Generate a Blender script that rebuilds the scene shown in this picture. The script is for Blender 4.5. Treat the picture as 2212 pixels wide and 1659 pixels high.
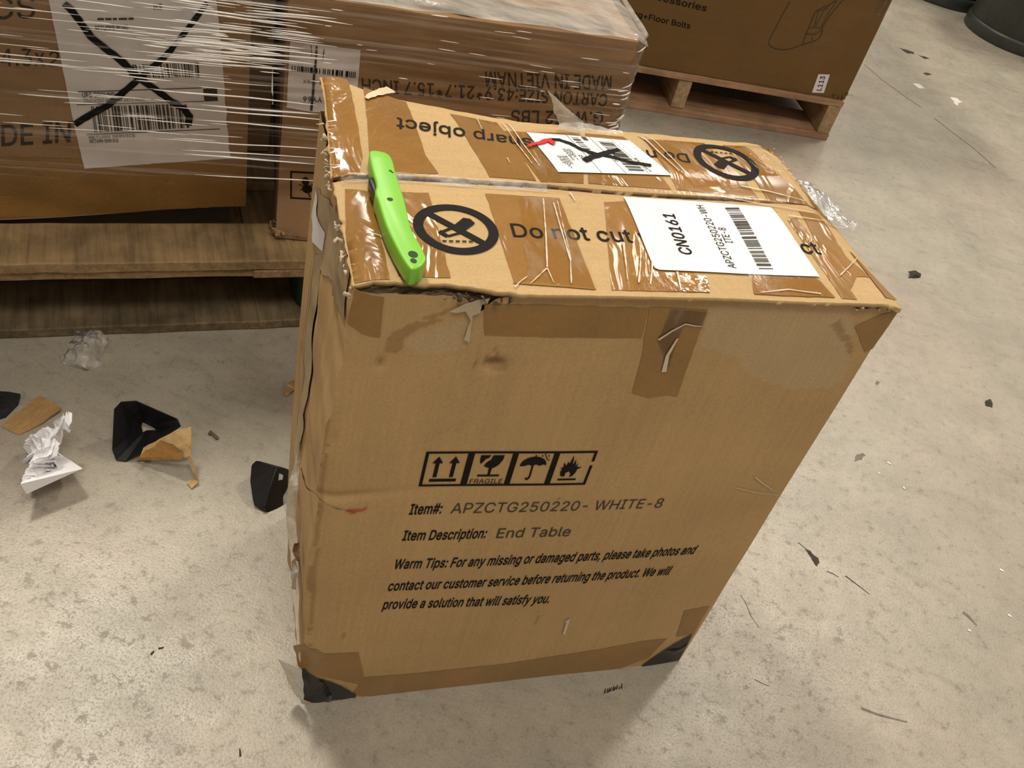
import bpy, bmesh, math, random
from mathutils import Vector, Matrix, noise
from mathutils.geometry import tessellate_polygon
PI = math.pi
for o in list(bpy.data.objects):
    bpy.data.objects.remove(o)
SC = bpy.context.scene
COL = SC.collection

# ------------------------------------------------------------------ camera
cd = bpy.data.cameras.new('camera')
cam = bpy.data.objects.new('camera', cd)
COL.objects.link(cam)
cd.sensor_fit = 'HORIZONTAL'
cd.sensor_width = 36.0
cd.lens = 36.0 * 2036.64 / 2212.0
cd.clip_start = 0.02
cam.matrix_world = Matrix.Translation((0, 0, 1.0)) @ Matrix(((0.960155, -0.279467, -0.000000), (0.183448, 0.630267, -0.754394), (0.210828, 0.724335, 0.656422))).to_4x4()
SC.camera = cam

# ------------------------------------------------------------------ light
W = bpy.data.worlds.new('warehouse_air')
SC.world = W
W.use_nodes = True
W.node_tree.nodes['Background'].inputs[0].default_value = (1.0, 0.90, 0.76, 1)
W.node_tree.nodes['Background'].inputs[1].default_value = 0.36

def lamp(name, loc, size, power, color=(1.0, 0.925, 0.80)):
    l = bpy.data.lights.new(name, 'AREA')
    l.shape = 'RECTANGLE'
    l.size, l.size_y = size
    l.energy = power
    l.color = color
    o = bpy.data.objects.new(name, l)
    COL.objects.link(o)
    o.location = loc
    return o

lamp('ceiling_or_fill_lamp', (-1.95, 2.30, 4.6), (0.45, 0.9), 190)
lamp('ceiling_or_fill_lamp', (2.15, 4.50, 4.8), (0.45, 1.1), 150)
lamp('ceiling_or_fill_lamp', (1.75, 8.60, 4.9), (1.0, 1.8), 110)
lamp('ceiling_or_fill_lamp', (-1.9, 6.6, 4.9), (0.5, 1.4), 70)
lamp('ceiling_or_fill_lamp', (0.7, -1.0, 4.8), (2.2, 1.2), 105)  # unseen fill lamp added behind the camera to brighten fronts and near floor

vs = SC.view_settings
vs.view_transform = 'Standard'
vs.look = 'None'
vs.exposure = 0.0
vs.gamma = 1.0
vs.use_curve_mapping = False

# ------------------------------------------------------------------ helpers
def link(o, parent=None):
    COL.objects.link(o)
    if parent is not None:
        o.parent = parent
    return o

def thing(name, label, cat, loc=(0, 0, 0), rotz=0, group=None):
    o = bpy.data.objects.new(name, None)
    o.empty_display_size = 0.05
    COL.objects.link(o)
    o.location = loc
    o.rotation_euler = (0, 0, rotz)
    o['label'] = label
    o['category'] = cat
    if group:
        o['group'] = group
    return o

def tag(o, label, cat, group=None):
    o['label'] = label
    o['category'] = cat
    if group:
        o['group'] = group
    return o

def mesh(name, verts, faces, m, parent=None, smooth=False, uvs=None):
    me = bpy.data.meshes.new(name)
    me.from_pydata([tuple(v) for v in verts], [], faces)
    if uvs is not None:
        uv = me.uv_layers.new(name='UVMap')
        for lp in me.loops:
            uv.data[lp.index].uv = uvs[lp.vertex_index]
    me.materials.append(m)
    if smooth:
        me.polygons.foreach_set('use_smooth', [True] * len(me.polygons))
    me.update()
    o = bpy.data.objects.new(name, me)
    return link(o, parent)

def add_mod_solid(o, t, off=-1.0):
    s = o.modifiers.new('solid', 'SOLIDIFY')
    s.thickness = t
    s.offset = off
    return o

def grid(fn, nu, nv):
    vs, fs, uv = [], [], []
    for j in range(nv + 1):
        for i in range(nu + 1):
            a, b = i / nu, j / nv
            vs.append(fn(a, b))
            uv.append((a, b))
    for j in range(nv):
        for i in range(nu):
            k = j * (nu + 1) + i
            fs.append((k, k + 1, k + nu + 2, k + nu + 1))
    return vs, fs, uv

def n1(x, y=0.0, z=0.0):
    return noise.noise(Vector((x, y, z)))

def ragged(pts, amp=0.0015, step=0.006, seed=0):
    out = []
    n = len(pts)
    for i in range(n):
        a, b = Vector(pts[i]), Vector(pts[(i + 1) % n])
        L = (b - a).length
        k = max(1, int(L / step))
        t = (b - a) / max(L, 1e-9)
        nn = Vector((-t.y, t.x))
        for j in range(k):
            p = a + (b - a) * j / k
            q = n1(p.x * 180 + seed * 7.3, p.y * 180, seed) * 1.6
            out.append(tuple(p + nn * amp * q))
    return out

def cut_poly(pts, step=0.01):
    """triangulated 2-D polygon, cut on a grid so it can follow a curved surface"""
    bm = bmesh.new()
    vv = [bm.verts.new((p[0], p[1], 0)) for p in pts]
    tris = tessellate_polygon([[Vector((p[0], p[1], 0)) for p in pts]])
    for t in tris:
        try:
            bm.faces.new([vv[k] for k in t])
        except ValueError:
            pass
    xs = [p[0] for p in pts]
    ys = [p[1] for p in pts]
    for ax, lo, hi in ((0, min(xs), max(xs)), (1, min(ys), max(ys))):
        k = math.floor(lo / step) + 1
        while k * step < hi:
            co = [0, 0, 0]
            no = [0, 0, 0]
            co[ax] = k * step
            no[ax] = 1
            bmesh.ops.bisect_plane(bm, geom=bm.verts[:] + bm.edges[:] + bm.faces[:], plane_co=co, plane_no=no)
            k += 1
    bm.normal_update()
    for f in bm.faces:
        if f.normal.z < 0:
            f.normal_flip()
    bm.verts.index_update()
    V_ = [(v.co.x, v.co.y) for v in bm.verts]
    F_ = [tuple(v.index for v in f.verts) for f in bm.faces]
    bm.free()
    return V_, F_

def decal(name, polys, place, m, parent, step=0.02, eps=0.0004, smooth=True):
    """one thin printed or stuck-on layer made of one or more outlines"""
    vs, fs, uv = [], [], []
    for p in polys:
        v2, f2 = cut_poly(p, step)
        b = len(vs)
        vs += [place(x, y, eps) for x, y in v2]
        uv += v2
        fs += [tuple(i + b for i in f) for f in f2]
    return mesh(name, vs, fs, m, parent, smooth, uv)

def stroke(pts, w, w2=None, cap=True):
    w2 = w if w2 is None else w2
    n = len(pts)
    L, R_ = [], []
    for i in range(n):
        a = Vector(pts[max(i - 1, 0)])
        b = Vector(pts[min(i + 1, n - 1)])
        t = (b - a)
        t = t / max(t.length, 1e-9)
        nn = Vector((-t.y, t.x))
        ww = (w + (w2 - w) * i / (n - 1)) / 2
        p = Vector(pts[i])
        L.append(tuple(p + nn * ww))
        R_.append(tuple(p - nn * ww))
    return L + R_[::-1]

def bil(q, x, y):
    a, b, c, d = [Vector(p) for p in q]     # TL TR BR BL
    return tuple((a * (1 - x) + b * x) * (1 - y) + (d * (1 - x) + c * x) * y)

def ell(cx, cy, rx, ry, n=40, a0=0, a1=2 * PI):
    return [(cx + rx * math.cos(a0 + (a1 - a0) * i / n), cy + ry * math.sin(a0 + (a1 - a0) * i / n)) for i in range(n)]

def ring_strip(c, r0, r1, n=64):
    out = []
    for i in range(n):
        a, b = 2 * PI * i / n, 2 * PI * (i + 1) / n
        out.append([(c[0] + r0 * math.cos(a), c[1] + r0 * math.sin(a)), (c[0] + r1 * math.cos(a), c[1] + r1 * math.sin(a)),
                    (c[0] + r1 * math.cos(b), c[1] + r1 * math.sin(b)), (c[0] + r0 * math.cos(b), c[1] + r0 * math.sin(b))])
    return out

# plain sans lettering: advance width and outlines per character, in thousandths
SPACE = 188
GLYPHS = {
    '#': (440, '65,0 116,1 139,142 265,142 242,1 293,0 316,139 319,142 392,143 399,192 326,193 346,317 421,318 426,337 429,370 354,371 377,510 326,509 303,370 177,370 198,509 149,510 126,373 123,370 50,369 43,318 116,317 96,193 21,192 12,153 13,142 88,141|147,192 169,318 294,317 273,192'),
    '*': (453, '202,223 251,224 248,331 336,275 361,314 360,319 267,366 360,415 361,420 338,461 248,403 250,511 201,510 206,401 118,459 113,458 91,420 92,415 185,368 91,316 114,275 207,332'),
    '+': (453, '200,34 255,35 256,172 391,173 390,226 255,227 254,364 199,363 198,226 61,225 62,172 199,171'),
    ',': (188, '39,-119 86,-118 137,73 68,72'),
    '-': (453, '115,188 337,188 338,245 115,246'),
    '.': (188, '85,-2 109,-2 119,2 132,13 142,31 142,53 136,67 121,82 105,88 89,88 73,82 56,65 52,55 52,31 56,21 69,6'),
    '0': (453, '207,-5 265,-3 295,7 323,23 352,52 370,78 388,120 398,156 406,224 406,286 398,354 386,396 368,434 352,458 323,487 285,507 231,517 191,513 165,505 133,487 104,458 86,432 70,396 58,354 50,298 50,212 56,166 70,112 86,78 102,54 133,23 161,7|215,51 187,59 163,75 146,96 132,122 116,176 110,268 114,320 122,360 134,394 148,418 181,449 209,459 231,461 271,451 291,437 306,420 324,388 336,350 344,300 344,210 332,144 318,110 304,88 269,59 241,51'),
    '1': (453, '77,0 392,1 391,56 276,57 275,510 199,510 86,427 86,361 89,360 212,449 212,57 77,56'),
    '2': (453, '65,0 390,1 389,58 154,59 318,235 358,289 378,335 382,387 374,423 352,461 329,484 299,502 247,516 207,516 163,506 123,484 92,451 76,421 68,391 66,363 127,362 136,407 146,425 163,442 189,456 207,460 253,458 279,448 304,427 318,401 322,367 314,331 284,283 64,47'),
    '3': (453, '189,-5 249,-5 279,1 311,13 356,46 372,66 386,94 394,132 392,176 384,202 360,240 335,263 305,279 269,289 224,292 370,456 374,462 373,509 70,508 71,453 290,452 158,300 158,250 255,243 293,225 310,208 324,184 330,162 328,120 312,88 291,69 265,57 239,51 201,51 167,59 143,73 118,102 109,133 46,132 48,108 56,84 70,60 93,35 137,9'),
    '4': (470, '282,105 282,0 343,0 343,105 413,105 413,163 343,163 343,509 270,509 40,163 40,105|282,425 282,163 109,163'),
    '5': (453, '195,-5 247,-5 283,3 335,33 368,72 384,106 390,130 392,184 380,234 360,270 331,301 293,323 257,333 205,333 175,325 136,304 152,452 367,453 367,509 99,509 96,506 68,254 129,247 161,267 187,275 239,277 255,273 277,263 306,236 320,212 328,184 328,142 314,102 281,67 247,53 205,51 163,67 132,100 123,131 62,130 64,104 70,86 94,48 135,15 167,1'),
    '6': (453, '203,-5 263,-3 287,3 321,21 346,42 370,74 388,124 390,176 384,210 372,240 339,281 307,301 269,313 223,315 178,300 321,509 252,508 114,304 86,252 70,206 66,188 66,136 72,108 86,74 112,40 129,25 169,3|221,49 191,55 175,63 148,88 132,118 126,166 134,204 146,226 161,243 187,259 229,267 263,261 283,251 306,230 322,202 328,180 328,136 314,98 291,71 265,55'),
    '7': (453, '99,0 166,1 392,449 391,510 62,509 63,454 324,453 324,447'),
    '8': (453, '195,-5 259,-5 289,1 321,13 347,29 380,62 392,84 400,110 400,162 380,212 349,245 325,259 302,266 343,289 362,310 374,332 382,364 382,400 374,430 362,452 333,483 299,503 257,515 197,515 171,509 139,495 121,483 92,452 80,430 72,398 74,352 90,314 111,289 154,266 121,255 103,243 72,208 54,158 54,116 58,98 80,56 113,25 143,9|203,51 183,55 153,69 126,98 116,134 122,174 143,205 161,219 187,231 227,237 267,231 299,215 326,186 338,146 332,106 318,84 287,61 253,51|209,291 171,305 146,330 134,364 138,406 152,430 183,453 217,461 261,457 289,443 314,412 320,392 316,346 302,322 283,305 245,291'),
    '9': (453, '133,0 201,0 204,3 338,201 366,251 384,297 390,331 390,365 382,407 372,431 354,459 331,482 285,508 247,516 209,516 165,506 121,480 102,461 88,441 72,405 66,377 66,325 72,299 86,267 119,228 157,206 201,196 235,196 278,211|221,244 191,250 175,258 148,283 132,313 126,355 132,391 150,425 173,446 193,456 229,462 249,460 279,448 310,419 324,391 328,373 328,331 316,295 289,264 265,250'),
    ':': (188, '85,-2 109,-2 119,2 132,13 142,31 142,53 136,67 121,82 105,88 89,88 73,82 56,65 52,55 52,31 56,21 69,6|91,272 111,274 123,280 136,293 142,307 142,329 134,345 119,358 99,364 71,356 58,343 52,329 52,305 56,295 73,278'),
    'A': (480, '17,0 86,1 137,144 343,144 394,3 397,0 464,1 277,510 202,509|157,200 239,456 324,201'),
    'B': (456, '61,0 247,0 317,8 345,18 369,32 400,65 418,115 418,161 410,191 394,219 379,236 347,256 316,263 317,268 347,280 374,301 390,325 398,353 398,399 388,431 368,463 333,490 305,502 253,510 60,509|127,58 127,232 259,232 285,228 321,210 344,185 356,151 354,117 344,95 311,68 259,58|127,286 127,452 273,450 297,442 326,415 336,387 336,355 324,327 295,300 271,290 247,286'),
    'C': (510, '245,-5 297,-5 321,-1 357,11 399,35 428,62 450,92 466,128 474,160 409,161 390,114 361,83 319,61 273,53 233,57 187,75 160,96 126,144 112,182 106,212 106,298 112,328 128,370 156,410 183,433 211,447 239,455 281,457 315,451 347,437 374,416 394,390 409,349 474,350 468,376 450,418 430,446 407,469 375,491 343,505 313,513 275,517 223,513 187,503 151,485 127,467 92,430 68,390 50,338 42,286 42,224 50,172 68,120 92,80 127,43 151,25 195,5'),
    'D': (502, '61,0 219,0 271,4 313,14 353,32 381,52 412,83 426,105 448,153 460,205 460,307 448,359 420,417 379,462 353,480 311,498 263,508 60,509|127,58 126,451 245,452 303,438 323,428 358,397 380,363 392,329 398,299 400,239 392,183 380,149 360,117 337,94 317,80 289,68 229,58'),
    'E': (419, '61,0 376,1 375,58 126,59 127,230 356,231 355,286 127,286 126,451 373,452 373,510 60,509'),
    'F': (410, '61,0 126,1 127,222 348,223 347,280 126,281 126,451 369,452 369,510 60,509'),
    'G': (520, '245,-5 295,-5 345,5 377,19 407,39 434,66 452,92 468,126 478,180 477,257 285,257 285,199 416,198 412,164 402,134 384,104 365,85 345,71 305,57 271,53 245,55 213,63 185,77 140,120 118,164 106,212 106,298 112,328 128,370 154,408 183,433 209,447 237,455 279,457 313,451 341,439 378,408 398,378 409,349 474,350 466,384 450,418 426,450 401,473 347,503 311,513 271,517 221,513 185,503 149,485 110,452 90,428 66,386 52,348 42,286 42,224 52,162 66,124 90,82 119,49 151,25 187,7'),
    'H': (517, '61,0 126,1 127,232 393,232 394,1 458,1 457,510 394,509 393,290 127,290 126,509 60,509'),
    'I': (300, '32,0 271,1 270,58 183,59 183,451 270,452 270,510 31,509 32,452 119,451 119,59 32,58'),
    'K': (467, '61,0 126,1 126,169 199,246 375,0 450,1 244,289 447,510 365,510 184,315 125,242 126,509 60,509'),
    'L': (393, '61,0 362,1 361,58 126,59 125,510 60,509'),
    'M': (628, '61,0 122,1 121,436 166,303 289,0 341,0 344,3 458,293 507,436 506,1 568,1 567,510 476,509 352,187 315,76 284,175 154,507 151,510 60,509'),
    'N': (523, '61,0 126,1 123,428 196,301 386,3 389,0 464,1 463,510 400,509 400,125 403,80 348,179 138,509 60,509'),
    'O': (533, '245,-5 311,-3 347,7 387,27 423,57 446,84 464,114 478,148 490,198 494,244 492,296 482,350 464,396 440,434 403,471 349,503 311,513 271,517 223,513 187,503 151,485 106,446 92,430 68,390 54,354 42,286 42,224 52,164 68,120 92,80 125,45 151,25 195,5|265,53 211,63 187,75 163,93 140,120 124,148 112,182 106,212 104,268 106,298 118,346 140,390 158,412 187,435 211,447 239,455 273,457 325,447 349,435 394,392 412,360 422,332 430,286 430,224 422,178 414,156 384,106 351,77 323,63 293,55'),
    'P': (445, '61,0 126,1 127,186 239,186 271,188 307,196 357,224 388,261 400,287 408,319 410,355 404,397 392,429 378,451 335,488 301,502 247,510 60,509|127,244 127,454 259,452 289,444 322,421 340,389 346,343 338,303 326,281 309,264 283,250 257,244'),
    'R': (449, '61,0 126,1 126,197 247,200 254,189 352,3 355,0 428,1 316,207 317,212 335,218 357,232 380,255 402,295 410,337 408,387 396,425 378,455 341,486 315,498 275,508 60,509|127,256 127,454 261,452 297,442 328,417 342,389 346,337 336,303 313,276 279,260 251,256'),
    'S': (447, '191,-7 257,-7 291,-1 325,11 359,33 386,62 400,88 408,118 410,140 404,180 388,210 367,233 313,265 173,307 137,329 120,352 116,388 128,418 147,437 167,449 205,459 257,457 303,439 330,408 339,379 402,380 392,426 378,450 357,473 317,499 261,515 195,515 159,507 119,489 95,471 76,450 62,426 54,398 52,372 58,336 70,310 95,283 145,253 295,207 319,193 342,166 346,128 332,94 307,71 283,59 249,51 189,53 147,69 125,87 116,100 105,137 40,136 42,110 50,86 62,64 83,39 129,9'),
    'T': (449, '195,0 258,1 258,451 417,452 417,510 32,509 33,452 194,451'),
    'U': (517, '231,-6 303,-4 365,16 399,40 418,59 444,101 456,141 458,163 457,510 394,509 394,173 384,127 368,99 331,68 297,56 263,52 223,56 189,68 150,101 134,129 126,157 126,509 60,509 60,175 68,121 92,71 127,34 155,16 183,4'),
    'V': (480, '205,0 277,0 280,3 463,510 397,510 392,503 241,56 196,201 86,509 18,509'),
    'W': (686, '157,0 232,1 326,349 343,434 364,337 454,5 457,0 529,0 670,509 605,510 602,505 516,171 493,64 470,171 379,510 306,509 220,183 193,66 176,151 84,509 19,510 32,451'),
    'X': (474, '19,0 91,0 188,137 239,218 264,173 382,1 456,1 276,263 442,501 445,510 374,509 266,353 239,304 204,365 105,510 30,509 182,291 200,259'),
    'Y': (472, '205,0 268,1 268,209 455,510 383,510 378,505 268,325 237,264 206,325 94,507 91,510 18,509 204,211'),
    'Z': (438, '43,0 400,1 399,58 116,57 160,115 398,463 397,510 40,509 41,452 324,453 278,393 44,51'),
    'a': (389, '135,-7 185,-7 225,5 252,24 273,53 278,52 279,1 338,2 338,254 332,300 314,336 295,355 253,377 211,385 175,385 113,369 79,347 64,332 42,294 55,287 101,275 118,302 141,319 177,331 213,331 241,323 253,315 272,288 276,248 265,235 239,227 151,217 97,203 67,187 48,168 36,146 32,130 32,86 46,48 77,15 105,1|171,45 133,51 109,65 100,76 94,90 92,110 102,138 123,155 145,163 229,175 275,189 276,126 272,110 258,84 241,67 221,55 195,47'),
    'b': (424, '206,-6 252,-6 286,2 324,24 357,59 377,99 389,145 391,217 383,263 373,291 355,323 330,350 288,376 260,384 220,386 176,376 154,362 116,320 115,509 54,510 53,3 112,2 113,59 120,60 135,37 158,14 174,4|212,48 172,60 147,81 135,97 123,125 115,161 115,219 127,267 139,289 158,310 180,324 200,330 242,330 280,314 309,281 327,229 329,165 319,121 297,83 264,56 246,50'),
    'c': (396, '185,-6 247,-4 295,14 338,51 350,69 364,103 305,118 294,91 265,62 225,48 195,48 163,56 147,66 128,85 110,115 98,163 100,227 118,279 149,314 187,330 229,330 269,314 290,293 305,264 362,279 348,313 319,348 275,374 239,384 201,386 161,380 115,360 97,346 72,319 54,287 44,261 36,219 36,159 40,135 54,91 70,63 93,36 119,16 143,4'),
    'd': (424, '175,-6 221,-6 253,4 294,39 307,60 314,59 315,2 372,3 371,510 312,509 311,320 306,321 292,343 273,362 251,376 207,386 167,384 139,376 97,350 72,323 50,281 36,223 36,157 52,93 70,59 103,24 141,2|195,48 163,56 149,64 120,95 102,139 98,163 98,219 108,261 120,285 147,314 185,330 227,330 261,316 292,283 306,249 312,217 312,163 302,119 292,97 267,68 229,50'),
    'e': (404, '189,-6 241,-6 281,4 305,16 342,47 356,67 366,91 307,106 288,75 261,56 233,48 191,48 175,52 141,70 118,95 102,131 99,170 372,171 372,215 366,259 358,285 336,325 321,342 285,368 253,380 217,386 177,384 145,376 99,348 72,319 54,287 44,261 36,219 36,157 42,125 54,91 72,59 95,34 119,16 151,2|99,222 102,253 120,289 143,312 163,324 203,332 243,326 277,304 300,267 310,227 309,222'),
    'f': (254, '83,0 142,1 142,327 228,329 227,380 142,381 142,429 146,447 155,462 179,474 215,474 227,470 242,515 242,521 233,526 215,530 167,530 121,512 96,487 84,461 82,381 6,379 7,328 82,327'),
    'g': (425, '177,-149 239,-149 289,-137 327,-115 348,-94 364,-66 374,-12 373,379 315,379 313,319 306,322 277,359 237,381 187,385 145,377 115,363 82,334 62,306 46,270 36,224 38,148 44,120 58,86 91,43 113,27 143,13 189,5 225,7 247,13 269,25 290,44 306,68 312,68 310,-32 300,-56 290,-68 263,-87 215,-97 169,-93 135,-77 103,-41 52,-68 66,-92 97,-121 133,-139|203,59 175,63 147,75 118,106 100,154 98,220 110,266 130,298 163,323 209,331 229,329 259,317 292,284 308,244 314,190 312,162 304,130 280,88 249,67'),
    'h': (410, '54,0 115,1 115,239 119,263 129,287 152,312 178,326 198,330 236,328 256,320 277,303 289,283 297,251 297,1 359,1 359,249 355,285 345,317 329,343 300,368 272,380 234,386 202,384 176,376 154,364 133,345 116,318 114,510 53,509'),
    'i': (167, '54,0 115,1 114,380 53,379|76,444 94,444 108,450 121,463 127,477 123,503 114,514 96,524 74,524 60,518 47,505 43,495 43,473 47,465 58,452'),
    'j': (167, '-9,-143 29,-141 69,-127 94,-104 110,-72 114,-52 113,381 54,380 54,-34 50,-56 33,-79 19,-85 -10,-88|81,443 107,449 122,464 126,474 126,494 122,504 107,519 87,525 59,517 48,506 42,492 42,476 48,462 59,451'),
    'k': (381, '54,0 115,1 115,141 154,178 296,0 373,1 203,217 361,379 286,380 122,212 116,212 114,510 53,509'),
    'l': (189, '120,0 176,2 181,5 181,13 171,55 130,56 121,65 115,85 115,509 54,510 55,65 63,39 73,25 90,10'),
    'm': (610, '54,0 115,1 115,251 119,273 127,291 150,316 174,328 196,332 222,330 238,324 261,305 273,283 276,0 337,1 339,273 351,299 368,316 386,326 414,332 440,330 468,318 487,299 495,281 497,1 558,0 557,285 549,315 531,347 498,374 478,382 438,388 414,386 386,378 352,358 331,335 318,312 305,343 284,366 250,384 220,388 186,382 154,366 129,341 114,312 113,379 54,380'),
    'n': (410, '54,0 115,1 115,239 119,263 129,287 152,312 178,326 198,330 236,328 256,320 277,303 289,283 297,251 297,1 359,1 357,275 351,301 337,331 319,353 300,368 272,380 234,386 202,384 182,378 154,364 134,346 114,312 113,379 53,379'),
    'o': (415, '185,-6 231,-6 261,0 301,18 319,32 346,61 358,81 374,121 380,151 382,201 374,257 362,289 346,317 299,362 275,374 239,384 201,386 161,380 115,360 97,346 72,319 54,287 44,261 36,219 36,159 40,135 54,91 70,63 93,36 119,16 143,4|195,48 153,62 118,99 100,151 98,215 104,245 118,279 149,314 187,330 229,330 255,322 271,312 298,281 316,235 320,169 308,117 294,91 273,68 235,50'),
    'p': (424, '54,-143 115,-142 116,59 121,58 154,17 172,5 210,-7 246,-7 290,3 316,17 357,58 373,88 385,124 391,162 391,216 383,262 367,302 347,332 318,359 288,375 242,385 190,381 148,357 123,324 114,319 113,380 53,380|218,47 192,51 166,63 137,94 125,118 115,160 115,220 129,270 143,294 161,312 198,329 226,331 264,323 294,301 307,284 325,240 329,216 329,164 319,120 299,84 280,65 262,55 244,49'),
    'r': (259, '54,0 115,1 115,249 121,273 131,291 164,318 190,326 244,324 245,383 240,386 190,384 156,370 137,355 116,322 113,323 112,380 53,379'),
    's': (365, '155,-6 213,-6 241,0 275,14 295,28 316,51 332,91 332,121 326,145 308,173 297,182 261,202 137,236 124,245 112,263 110,283 120,307 135,320 165,332 197,334 231,326 256,305 271,278 326,291 312,325 283,358 251,376 231,382 179,386 121,374 97,362 66,333 50,297 50,251 60,227 77,206 115,182 231,152 255,138 266,123 270,103 262,79 245,62 209,48 159,48 127,60 110,75 95,108 38,95 50,57 81,22 113,4'),
    't': (227, '149,-2 195,-2 214,5 201,54 171,50 149,54 134,65 128,79 126,327 203,328 204,379 127,380 126,471 67,472 66,381 7,380 6,329 66,327 68,65 76,43 95,20 117,6'),
    'u': (410, '160,-3 204,-3 236,5 258,17 276,33 298,67 299,2 359,2 358,381 297,380 297,134 293,116 279,88 260,69 238,57 210,51 178,53 154,63 125,94 115,136 115,380 53,380 53,142 61,82 81,42 102,21 130,5'),
    'v': (389, '164,0 227,1 371,375 370,380 305,379 229,171 196,60 165,161 87,377 84,380 19,379'),
    'w': (567, '140,0 201,1 261,211 284,306 287,305 315,189 369,1 430,0 545,379 481,379 425,181 398,70 365,211 319,379 254,380 197,179 172,70 91,375 88,380 26,380'),
    'x': (379, '22,0 92,0 161,103 190,156 288,0 359,1 225,193 350,380 282,380 221,287 192,234 102,380 31,379 141,219 155,193'),
    'y': (389, '66,-143 114,-143 140,-135 160,-123 178,-105 195,-80 369,370 370,381 305,380 225,160 196,63 171,144 85,380 19,380 163,2 145,-52 122,-81 102,-89 61,-86 49,-138'),
}

def grow(lp, d):
    """move a closed outline outward by d (solid outlines run one way, holes the other)"""
    q = [lp[0]]
    for p in lp[1:]:
        if (Vector(p) - Vector(q[-1])).length > 0.012:
            q.append(p)
    if (Vector(q[-1]) - Vector(q[0])).length < 0.012:
        q.pop()
    lp = q
    n = len(lp)
    out = []
    for k in range(n):
        a, b, c = Vector(lp[k - 1]), Vector(lp[k]), Vector(lp[(k + 1) % n])
        t0, t1 = (b - a).normalized(), (c - b).normalized()
        m = Vector((t0.y + t1.y, -t0.x - t1.x))
        if m.length < 0.2:
            m = Vector((t0.y, -t0.x))
        m.normalize()
        q = max(0.7, m.dot(Vector((t0.y, -t0.x))))
        out.append(tuple(b + m * d / q))
    return out

_tc = {}
def text2d(body, bold=0.0):
    k = (body, bold)
    if k in _tc:
        return _tc[k]
    vs, fs = [], []
    x = 0.0
    for ch in body:
        if ch == ' ':
            x += SPACE / 1000 + bold * 0.5
            continue
        adv, code = GLYPHS[ch]
        loops = []
        for part in code.split('|'):
            loops.append([tuple(float(v) / 1000 for v in p.split(',')) for p in part.split()])
        loops = [grow(l, bold) for l in loops] if bold else loops
        # outline pieces that lie inside another one are its holes
        used = set()
        for a, la in enumerate(loops):
            if any(a != b and in_poly(la[0], lb) for b, lb in enumerate(loops)):
                continue
            grp = [la] + [lb for b, lb in enumerate(loops) if b != a and in_poly(lb[0], la)]
            b0 = len(vs)
            flat = [p for l in grp for p in l]
            vs += [(x + p[0], p[1]) for p in flat]
            for t in tessellate_polygon([[Vector((p[0], p[1], 0)) for p in l] for l in grp]):
                fs.append(tuple(b0 + q for q in t))
        x += adv / 1000 + bold * 0.9
    _tc[k] = (vs, fs)
    return _tc[k]

def in_poly(p, poly):
    c = False
    j = len(poly) - 1
    for i in range(len(poly)):
        a, b = poly[i], poly[j]
        if (a[1] > p[1]) != (b[1] > p[1]) and p[0] < (b[0] - a[0]) * (p[1] - a[1]) / (b[1] - a[1]) + a[0]:
            c = not c
        j = i
    return c

CAP = 0.51

def text_geo(body, BL, BR, TL, bold=0.0):
    vs, fs = text2d(body, bold)
    x0 = min(v[0] for v in vs)
    x1 = max(v[0] for v in vs)
    BL, BR, TL = Vector(BL), Vector(BR), Vector(TL)
    e1, e2 = BR - BL, TL - BL
    return [tuple(BL + e1 * ((x - x0) / (x1 - x0)) + e2 * (y / CAP)) for x, y in vs], fs

def lettering(name, items, place, m, parent, eps=0.0006):
    """items: (body, baseline left, baseline right, top left, bold); one part per line of text"""
    for it in items:
        v2, f2 = text_geo(*it)
        mesh(name, [place(x, y, eps) for x, y in v2], f2, m, parent)

def bm_obj(name, bm, m, parent=None, smooth=False):
    me = bpy.data.meshes.new(name)
    bm.to_mesh(me)
    bm.free()
    me.materials.append(m)
    if smooth:
        me.polygons.foreach_set('use_smooth', [True] * len(me.polygons))
    o = bpy.data.objects.new(name, me)
    return link(o, parent)

def board(name, p0, p1, m, parent, rough=0.0012, seed=0, bevel=0.002):
    """sawn timber from corner p0 to corner p1 (local), slightly uneven"""
    bm = bmesh.new()
    bmesh.ops.create_cube(bm, size=1.0)
    for v in bm.verts:
        v.co = Vector([(p0[k] + p1[k]) / 2 + v.co[k] * (p1[k] - p0[k]) for k in range(3)])
    ax = max(range(3), key=lambda k: abs(p1[k] - p0[k]))
    es = [e for e in bm.edges if abs((e.verts[0].co - e.verts[1].co)[ax]) > 1e-6]
    bmesh.ops.subdivide_edges(bm, edges=es, cuts=24, use_grid_fill=True)
    bmesh.ops.bevel(bm, geom=[e for e in bm.edges if e.is_manifold and e.calc_face_angle(0) > 0.5], offset=bevel, segments=1, affect='EDGES')
    for v in bm.verts:
        c = v.co
        v.co += Vector([n1(c.x * 30 + seed, c.y * 30 + k * 5, c.z * 30 + seed) * rough for k in range(3)])
    o = bm_obj(name, bm, m, parent)
    return o

# ------------------------------------------------------------------ materials
def new_mat(name):
    m = bpy.data.materials.new(name)
    m.use_nodes = True
    nt = m.node_tree
    p = nt.nodes['Principled BSDF']
    return m, nt, p

def nd(nt, t, **kw):
    n = nt.nodes.new(t)
    for k, v in kw.items():
        setattr(n, k, v)
    return n

def ramp(nt, src, stops):
    r = nd(nt, 'ShaderNodeValToRGB')
    el = r.color_ramp.elements
    while len(el) > 1:
        el.remove(el[-1])
    el[0].position = stops[0][0]
    el[0].color = (*stops[0][1], 1) if len(stops[0][1]) == 3 else stops[0][1]
    for pz, c in stops[1:]:
        e = el.new(pz)
        e.color = (*c, 1)
    nt.links.new(src, r.inputs[0])
    return r.outputs[0]

def g3(v):
    return (v, v, v)

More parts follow.
